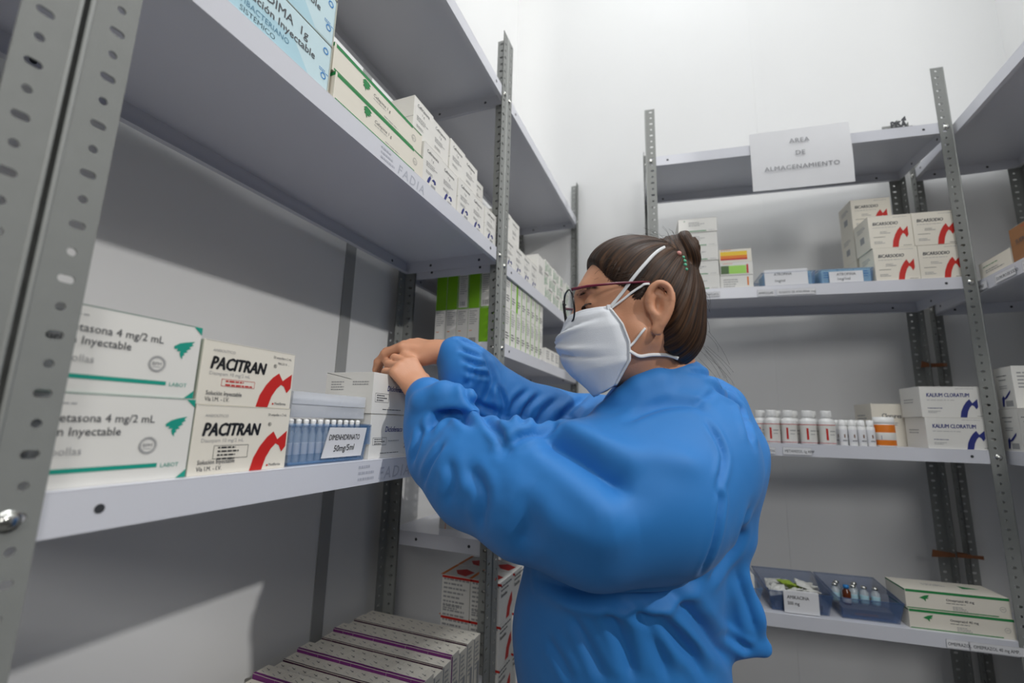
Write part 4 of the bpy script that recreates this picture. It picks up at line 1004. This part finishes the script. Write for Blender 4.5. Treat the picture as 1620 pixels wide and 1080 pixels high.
# ---- gown
P3=lambda x,y,d: np.array(at(x,y,d))
GF=Field((-.62,.36,.52),(.40,1.36,HO[2]+.03),.0040)
near=[(P3(676,630,.812),.040),(P3(682,668,.80),.042),(P3(702,718,.775),.056),(P3(755,742,.735),.084),(P3(840,778,.695),.098),(P3(940,790,.68),.118),(P3(1025,775,.69),.124),(P3(1070,735,.72),.110)]
GF.chain(near,.02); GF.chain([(P3(688,655,.805),.038),(P3(706,700,.775),.050)],.02)
GF.chain([(P3(676,690,.79),.034),(P3(704,734,.77),.042),(P3(748,776,.72),.058)],.02)
GF.chain([(P3(662,668,.785),.021),(P3(672,638,.780),.026),(P3(702,626,.772),.027),(P3(730,634,.765),.026),(P3(744,660,.760),.016)],.005)   # rolled cuff bulge
GF.chain([(P3(775,702,.69),.024),(P3(820,694,.675),.026),(P3(868,712,.665),.020)],.02)
GF.chain([(P3(700,740,.715),.020),(P3(720,700,.72),.024),(P3(752,690,.70),.016)],.008)
far=[(P3(722,564,.900),.041),(P3(742,594,.895),.058),(P3(790,640,.90),.066),(P3(860,668,.95),.072),(P3(940,690,.98),.085),(SR+[0,0,-.02],.10)]
GF.chain(far,.02)
GF.cap(SL+[0,.03,-.01],SR+[0,-.02,-.01],.105,.09,.05)
GF.cap(P3(1050,625,.77),CH+[.02,0,-.02],.075,.13,.05)
GF.chain([(P3(1020,745,.86),.145),(P3(985,860,.87),.172),(P3(972,1000,.88),.186),(np.array([P3(995,1000,.88)[0]+.005,P3(995,1000,.88)[1],.60]),.20)],.05,flat=((HL[0],HL[1],0),1.05))
GF.chain([(P3(1090,612,.86),.035),(P3(1132,650,.84),.048),(P3(1148,715,.82),.056),(P3(1140,840,.82),.060)],.03)      # loose back
GF.chain([(P3(1140,915,.80),.050),(P3(1172,970,.795),.030),(P3(1208,1022,.79),.008)],.02,flat=((0,1,0),.6)); GF.cap(P3(1110,1000,.81),P3(1206,1026,.79),.050,.008,.02)                              # hanging tail of the back opening
GF.cap(P3(1000,655,.80),P3(1060,620,.74),.05,.05,.03); GF.chain([(P3(968,660,.735),.020),(P3(992,634,.710),.020),(P3(1030,612,.70),.020),(P3(1070,600,.74),.022)],.025)
# neck opening
GF.cap(NECK+[0,0,.15],NECK+[.0,.0,-.01],.052,.052,.006,'sub')
GF.cap(hd(.04,0,-.13),P3(958,660,.82),.040,.014,.006,'sub'); GF.chain([(P3(1040,600,.695),.014),(P3(1010,612,.692),.015),(P3(986,632,.70),.016),(P3(962,656,.715),.016),(P3(940,668,.74),.014)],.012); GF.chain([(P3(1010,640,.70),.028),(P3(975,668,.71),.030)],.02)
B=GF.block(GF.lo,GF.lo+GF.h*(GF.n-1)); sl,X,Y,Z=B; GF.F[sl]=np.maximum(GF.F[sl],(.60-Z+0*X+0*Y).astype(np.float32))
V,Q=GF.mesh(); V=relax(V,Q,3,.4)
bv=caster(V,Q); N=normals(V,Q)
FOLDS=[ # (photo positions, width, amplitude): creases of the cloth
 ([(676,684),(694,660),(722,654),(748,674)],.007,-.014), ([(760,654),(793,690),(793,716)],.006,-.009), ([(890,674),(822,692),(798,722)],.006,-.009),
 ([(851,680),(909,719),(957,753),(1003,784)],.016,-.020), ([(870,668),(957,706),(1077,728),(1130,742)],.020,.007), ([(800,735),(850,790),(930,840),(1010,830)],.030,.010),
 ([(985,668),(1040,645),(1092,640),(1120,655)],.008,-.006), ([(1101,642),(1130,620)],.004,-.004),
 ([(1116,664),(1138,700),(1145,728),(1134,774)],.0042,-.006), ([(1135,777),(1141,795),(1130,858),(1109,908)],.0042,-.006),
 ([(1125,611),(1170,647),(1192,704)],.007,-.009), ([(1085,588),(1130,598),(1172,636)],.005,-.005),
 ([(850,915),(905,936),(960,944),(1050,938),(1112,916)],.010,-.020),
 ([(976,948),(1039,982),(1106,1045)],.009,-0.0082), ([(1053,934),(1101,978),(1158,1048)],.011,-0.0122), ([(1030,950),(1072,1000),(1120,1075)],.008,-0.0068), ([(957,958),(986,1017),(1005,1078)],.009,-0.0082), ([(905,975),(930,1020),(958,1078)],.008,-0.0054), ([(865,1010),(885,1040),(905,1078)],.008,-0.0041), ([(1004,955),(1040,1020),(1060,1078)],.008,-0.0061),
 ([(1190,800),(1160,870),(1120,925)],.009,-.007), ([(1165,900),(1185,960),(1200,1010)],.008,-.007), ([(1140,1000),(1190,1030)],.006,-.008),
 ([(666,775),(680,735),(702,700)],.006,-.007), ([(755,842),(764,780),(738,736)],.009,-.007), ([(650,735),(662,700),(668,672)],.006,-.007), ([(705,800),(716,760),(708,725)],.008,-.005), ([(820,870),(840,820),(830,770)],.014,-.006),
 ([(786,604),(798,640),(792,668)],.005,-.008), ([(768,558),(780,598),(762,640)],.006,-.008), ([(836,616),(812,640),(802,670)],.005,-.007), ([(856,622),(834,646),(826,672)],.005,-.008), ([(884,628),(862,650),(850,674)],.006,-.007), ([(905,640),(886,662),(872,680)],.005,-.006), ([(930,624),(905,645),(898,662)],.006,-.007), ([(735,600),(748,636),(795,655)],.006,-.008), ([(752,575),(745,610)],.005,-.006),
]
for k in range(7):  # elastic gathers at the far cuff
    FOLDS.append(([(724+2*k,534+9*k),(758+3*k,548+8*k)],.0038,-.0075 if k%2==0 else .003))
for pts,w_,a_ in FOLDS:
    if a_==0: continue
    V=groove(V,N,trace(bv,[tuple(p) for p in smooth_curve(pts,3)]),w_,a_,sharp=a_<0)
# soft all-over unevenness of loose cloth
ph=[(9,3,5,.1),(4,11,7,1.3),(13,6,-9,2.1),(-8,10,14,.7)]
bump=sum(np.sin(V[:,0]*a+V[:,1]*b_+V[:,2]*c_+p_) for a,b_,c_,p_ in ph)/4
V=V+N*(bump*.0035)[:,None]
V=relax(V,Q,1,.25)
gown=to_obj('gown',V,Q,gownm,person); gown['label']='loose blue long-sleeved surgical gown'
gownB=caster(V,Q)

# ---- hair
BUN=hd(-.068,.022,.099)
HFld=Field(HO-.17,HO+np.array([.17,.17,.17]),.0028)
HFld.ell(hd(-.006,0,.048),HAX,(.094,.081,.086),.01); HFld.ell(hd(.018,0,.074),HAX,(.066,.070,.060),.02); HFld.ell(hd(-.040,0,.0),HAX,(.060,.073,.078),.03); HFld.ell(hd(-.046,0,-.034),HAX,(.040,.056,.040),.03)
# cut the face, the ear and the neck free
HFld.ell(hd(.118,0,-.010),HAX,(.078,.12,.124),.012,'sub')
for s_ in (1,-1):
    HFld.ell(hd(.058,s_*.085,-.052),HAX,(.062,.034,.082),.008,'sub')
    HFld.ell(hd(-.008,s_*.092,-.008),HAX,(.030,.034,.042),.006,'sub')
    HFld.cap(hd(-.004,s_*.085,-.03),hd(-.016,s_*.06,-.12),.028,.030,.01,'sub')
HFld.ell(hd(.02,0,-.11),HAX,(.075,.10,.075),.01,'sub')
HFld.ell(BUN,HAX,(.031,.032,.037),.004)
V,Q=HFld.mesh(); V=relax(V,Q,2,.4); N=normals(V,Q)
bd=BUN-HO; bd/=np.linalg.norm(bd); e1=np.cross(bd,HL); e1/=np.linalg.norm(e1); e2=np.cross(bd,e1)
rel=V-HO; al=np.arctan2(rel@e2,rel@e1); along=rel@bd
isb=(np.linalg.norm(V-BUN,axis=1)<.040)&((V-BUN)@bd>-.016)
rb=V-BUN; alb=np.arctan2(rb@e2,rb@e1)+np.linalg.norm(rb,axis=1)*30
strand=np.where(isb,alb*9+((V-BUN)@bd)*420,al*34+np.sin(along*30)*.6)
def en(c_,r_): q=(V-c_); return np.sqrt(((q@HF)/r_[0])**2+((q@HL)/r_[1])**2+((q@HU)/r_[2])**2)
edge_=np.clip((en(hd(.118,0,-.010),(.076,.12,.124))-1.02)/.22,0,1)*np.clip((np.minimum(en(hd(.058,.085,-.052),(.062,.034,.082)),en(hd(.058,-.085,-.052),(.062,.034,.082)))-1.02)/.25,0,1)
V=V+N*((np.sin(strand*1.9)*.5+np.sin(strand*.73+2)*.8)*.0010*edge_)[:,None]
V[isb]+=N[isb]*(np.sin(alb[isb]*3+((V-BUN)@bd)[isb]*170)*.0028)[:,None]
hair=to_obj('hair',V,Q,hairm,person,{'strand':strand,'along':along*14}); hair['label']='dark brown hair pulled back'
hairB=caster(V,Q)
CAMV=lambda p:(np.array(CAM)-p)/np.linalg.norm(np.array(CAM)-p)
smooth_line=smooth_curve([(916,408),(930,406),(944,416),(954,430),(964,440),(980,448),(996,456),(1003,470),(1010,468),(1018,456)],12)
# loose flyaway hairs along the outline
mb=MB(); rnd=random.Random(5)
for i in range(90):
    a=rnd.uniform(-.2,2.6); 
    if i<80: p=hd(.094*math.cos(a)-.014,rnd.uniform(-.05,.075),.044+.088*math.sin(a)) if a<2.2 else hd(-.10,rnd.uniform(0,.05),rnd.uniform(-.06,.05))
    else: p=hd(-.09+rnd.uniform(-.01,.012),rnd.uniform(.0,.05),rnd.uniform(-.07,-.03))
    q=BUN if i<80 else p-HF*.02-HU*rnd.uniform(.02,.04)
    dr=(q-p); dr/=np.linalg.norm(dr); o=(p-HO)/np.linalg.norm(p-HO); L=rnd.uniform(.03,.07); k=rnd.uniform(.003,.010)
    pts=[p-o*.004+dr*L*t+o*(k*math.sin(math.pi*min(1,t))+.004*t*0) for t in (0,.25,.5,.75,1)]
    mb.tube(pts,.00016,lashm,4)
fl=mb.build('stray_hairs',person)
# fringe of fine hairs that softens the hairline, combed back to the bun
mb=MB(); rnd=random.Random(11)
for i in range(520):
    t=rnd.random()
    px_,py_=smooth_line[min(len(smooth_line)-1,int(t*len(smooth_line)))]
    p=hit(bodyB,px_+rnd.uniform(-4,3),py_+rnd.uniform(-2,4))
    if p is None: continue
    p=np.array(p); pts=[]; dr=None
    for k in range(5):
        fn=hairB.find_nearest(Vector(p+0)); q=np.array(fn[0]); nn=np.array(fn[1])
        d_=np.linalg.norm(q-p); lift=.0006*min(k,2)
        if k==0: pts.append(p+(CAMV(p))*.0002)
        else: pts.append(q+nn*lift)
        dd=BUN-p; dd/=np.linalg.norm(dd); p=p+dd*.0075+HU*rnd.uniform(-.0004,.0004)
    mb.tube(pts,[.00022,.0003,.0003,.00025,.0001],mat('brown_hair_strand',(58,40,28),.5,noise=.1),4)
mb.build('hairline_hairs',person)
# dark blue tie with pink and green beads
def ring_pts(c,ax,r1,r2,u_,v_,n=26,a0=0,a1=2*math.pi): return [c+u_*r1*math.cos(a0+(a1-a0)*i/n)+v_*r2*math.sin(a0+(a1-a0)*i/n) for i in range(n)]
tc=BUN-bd*.019; ub=e1; vb=np.cross(bd,ub)
mb=MB(); mb.tube(ring_pts(tc,bd,  .0305,.0325,ub,vb),.0050,mat('dark_blue_tie',(28,38,66),.7,noise=.1,nscale=200,bump=.5,bscale=900),10,closed=True); ht=mb.build('hair_tie',person)
pinkm=mat('pink_bead',(206,140,132),.4,noise=.03); mintm=mat('mint_bead',(84,176,140),.4,noise=.05)
for (x_,y_,m_,nm,r_) in ((1074,401,pinkm,'pink_bow_bead',.0042),(1081,407,mintm,'mint_bead',.0026),(1083,413,mintm,'mint_bead',.003),(1084,419,mintm,'mint_bead',.0028),(1086,426,mintm,'mint_bead',.0024)):
    p=hit(hairB,x_,y_) 
    if p is None: continue
    mb=MB(); bm=bmesh.new(); bmesh.ops.create_icosphere(bm,subdivisions=2,radius=r_); mb.add([v.co.copy()*1.0 for v in bm.verts],[[v.index for v in f.verts] for f in bm.faces],m_,True,Matrix.Translation(p)); bm.free(); mb.build(nm,ht)

# ---- mask
nu,nv=72,52; rows=[]
#      v     edge(x,y,z)            front(x,z)
prof=[(0.0,(.062,.060,.008),(.112,.006)),(.12,(.056,.067,.000),(.120,-.006)),(.32,(.043,.071,-.022),(.130,-.026)),(.55,(.034,.067,-.048),(.131,-.054)),(.78,(.034,.062,-.074),(.112,-.088)),(1.0,(.052,.040,-.108),(.076,-.122))]
def lerp_prof(v):
    for a,b in zip(prof[:-1],prof[1:]):
        if v<=b[0]+1e-9:
            t=(v-a[0])/(b[0]-a[0]); L=lambda p,q: tuple(x+(y-x)*t for x,y in zip(p,q)); return L(a[1],b[1]),L(a[2],b[2])
VV=[]
for j in range(nv+1):
    v=j/nv; (ex,ey,ez),(fx,fz)=lerp_prof(v)
    for i in range(nu+1):
        u=-1+2*i/nu; au=abs(u); c=max(0,1-au**2.3)**.60
        x=ex+(fx-ex)*c; y=ey*math.copysign(au**.85,u); z=ez+(fz-ez)*c
        fold=.0012*math.cos(v*math.pi*6)*(1-au**4)*(0 if v<.1 else 1) - .009*math.exp(-abs((v-.62-.16*(au-.5))/.022))*c + .006*math.exp(-((v-.53-.16*(au-.5))/.035)**2)*c + .006*math.exp(-((v-.32+.14*(au-.5))/.03)**2)*c - .006*math.exp(-abs((v-.25+.14*(au-.5))/.018))*c + .002*math.sin(u*9+v*14)*(1-au)
        fold+=.0010*math.sin(au*60)*math.exp(-((au-.97)/.04)**2)+(.0008*math.sin(z*1400) if v<.10 else 0)
        VV.append(hd(x+fold,y,z))
VV=np.array(VV); QQ=np.array([(j*(nu+1)+i,j*(nu+1)+i+1,(j+1)*(nu+1)+i+1,(j+1)*(nu+1)+i) for j in range(nv) for i in range(nu)])
mk=to_obj('face_mask',VV,QQ,maskm,person); mk['label']='white fold-flat face mask'; so=mk.modifiers.new('thickness','SOLIDIFY'); so.thickness=.0016; so.offset=0
maskB=caster(VV,QQ)
mb=MB()   # welded rim along the near and far cheek
mb.tube([VV[j*(nu+1)]-HL*.001 for j in range(nv+1)],.0018,strapm,6); mb.build('mask_rim',mk); mb=MB()
mb.tube([VV[j*(nu+1)+nu]+HL*.001 for j in range(nv+1)],.0018,strapm,6)
for j in range(2,nv-1):
    p=VV[j*(nu+1)+nu]; mb.tube([p+HL*.0012+HF*.0015,p-HF*.0022+HL*.0012],.00045,mat('weld_mark',(190,194,204),.6,noise=.02),4)
mb.build('mask_rim',mk)
def strap(pts,w_=.0026,bvh=None,off=.0022,flat=.35):
    q=[Vector(tuple(p)) for p in smooth_curve(pts,6)]
    mb=MB(); mb.tube(q,w_,strapm,8,flat=flat,up=tuple(HU)); return mb.build('elastic_strap',mk)
def onsurf(x,y,off=.002):
    best=None
    for b_ in (bodyB,hairB):
        p=hit(b_,x,y)
        if p is not None and (best is None or (p-CAM).length<(best-CAM).length): best=p
    d=(best-CAM).normalized(); return np.array(best-d*off)
A0=VV[3*(nu+1)+nu]+HL*.002
strap([A0]+[onsurf(x,y,.003) for x,y in ((985,462),(1003,438),(1020,418),(1034,403),(1044,395),(1052,391))])
strap([A0+HU*-.002]+[onsurf(x,y,.003) for x,y in ((985,474),(1000,462),(1014,453),(1022,449))]+[hd(-.020,.074,.036)],.0018)
A1=VV[int(nv*.62)*(nu+1)+nu]+HL*.0015
strap([A1]+[onsurf(x,y,.003) for x,y in ((1004,540),(1014,527),(1021,519))],.0018)
strap([A1-HU*.006]+[onsurf(x,y,.003) for x,y in ((1012,563),(1030,561),(1050,561),(1062,563),(1073,567))],.0026)
mb=MB(); a=A0; mb.box((-.004,-.0015,-.009),(.004,.0015,.005),maskm,.001,Matrix.Translation(Vector(a))@Matrix(((HF[0],HL[0],HU[0],0),(HF[1],HL[1],HU[1],0),(HF[2],HL[2],HU[2],0),(0,0,0,1)))); mb.build('strap_tab',mk)

# ---- glasses
g=bpy.data.objects.new('glasses',None); C.objects.link(g); g.parent=person; g['label']='dark framed glasses with deep red temples'
def gl(x,y,z): return hd(x,y,z)
for s_ in (1,-1):
    c=gl(.1145,s_*.033,.0165); wrap=R(9)*s_; fx=HF*math.cos(wrap)+HL*math.sin(wrap); sx=HL*math.cos(wrap)-HF*math.sin(wrap); uz=HU*math.cos(R(8))-fx*math.sin(R(8))*-1*.0+HF*0.08; uz/=np.linalg.norm(uz)
    ring=[]
    for k in range(30):
        a=2*math.pi*k/30; ca,sa=math.cos(a),math.sin(a); r_=(abs(ca)**2.6+abs(sa)**2.6)**(-1/2.6)
        ring.append(c+sx*.0265*r_*ca+uz*.0250*r_*sa)
    mb=MB(); mb.tube(ring,.0014,framem,8,closed=True); mb.build('rim',g)
    mb=MB(); mb.add([c+fx*.001]+ring,[(0,k+1,(k+1)%30+1) for k in range(30)],lensm,True); mb.build('lens',g)
    hg=c+sx*.0262*s_+uz*.020
    mb=MB(); mb.tube([hg,hg-HF*.006+HL*s_*.004,gl(.090,s_*.0715,.037),gl(.05,s_*.0780,.038),gl(.012,s_*.0800,.038),gl(-.004,s_*.0785,.037),gl(-.020,s_*.074,.026),gl(-.028,s_*.070,.008)],[.0024,.0024,.0022,.0019,.0018,.0018,.0018,.0015],templem,8); mb.build('temple',g)
mb=MB(); mb.tube([gl(.1175,.0075,.026),gl(.1205,0,.029),gl(.1175,-.0075,.026)],.0016,framem,8); mb.build('bridge',g)
# ---- eyes, lashes, brows
eyem=mat('eye_white',(210,204,198),.2)
for s_ in (1,-1):
    pts=[hd(.0885-.0035*abs(t)**2-(.004 if t*s_>0 else 0)*abs(t),s_*.033+.0135*t,.0165+.002*(1-t*t)) for t in np.linspace(-1,1,9)]
    mb=MB(); mb.tube([p+HF*.0015 for p in pts],.0011,lashm,6)
    for t in np.linspace(-.95,.95,17):
        p=hd(.0895-.0035*t*t,s_*.033+.0135*t,.0165+.002*(1-t*t)); q=p+HF*.006-HU*.0050+HL*(.003*t); mb.tube([p,p*.45+q*.55+HF*.001,q],[.0005,.0004,.0002],lashm,4)
    mb.build('eyelashes',person)
    mb=MB(); rnd=random.Random(3)
    for k in range(110):
        t=rnd.uniform(-1,1); base=hd(.093-.016*(t*s_*.5+.5)**1.6*1.1, s_*.034+.021*t, .039+.005*(1-t*t)+rnd.uniform(-.0020,.0020))
        pp=bodyB.find_nearest(Vector(base)); b0_=np.array(pp[0])+np.array(pp[1])*.0003
        mb.tube([b0_,b0_+np.array(pp[1])*.0006+HL*s_*.003-HF*.0015,b0_+np.array(pp[1])*.0006+HL*s_*.005-HU*.001-HF*.004],[.00022,.0002,.0001],browm,4)
    mb.build('eyebrow',person)
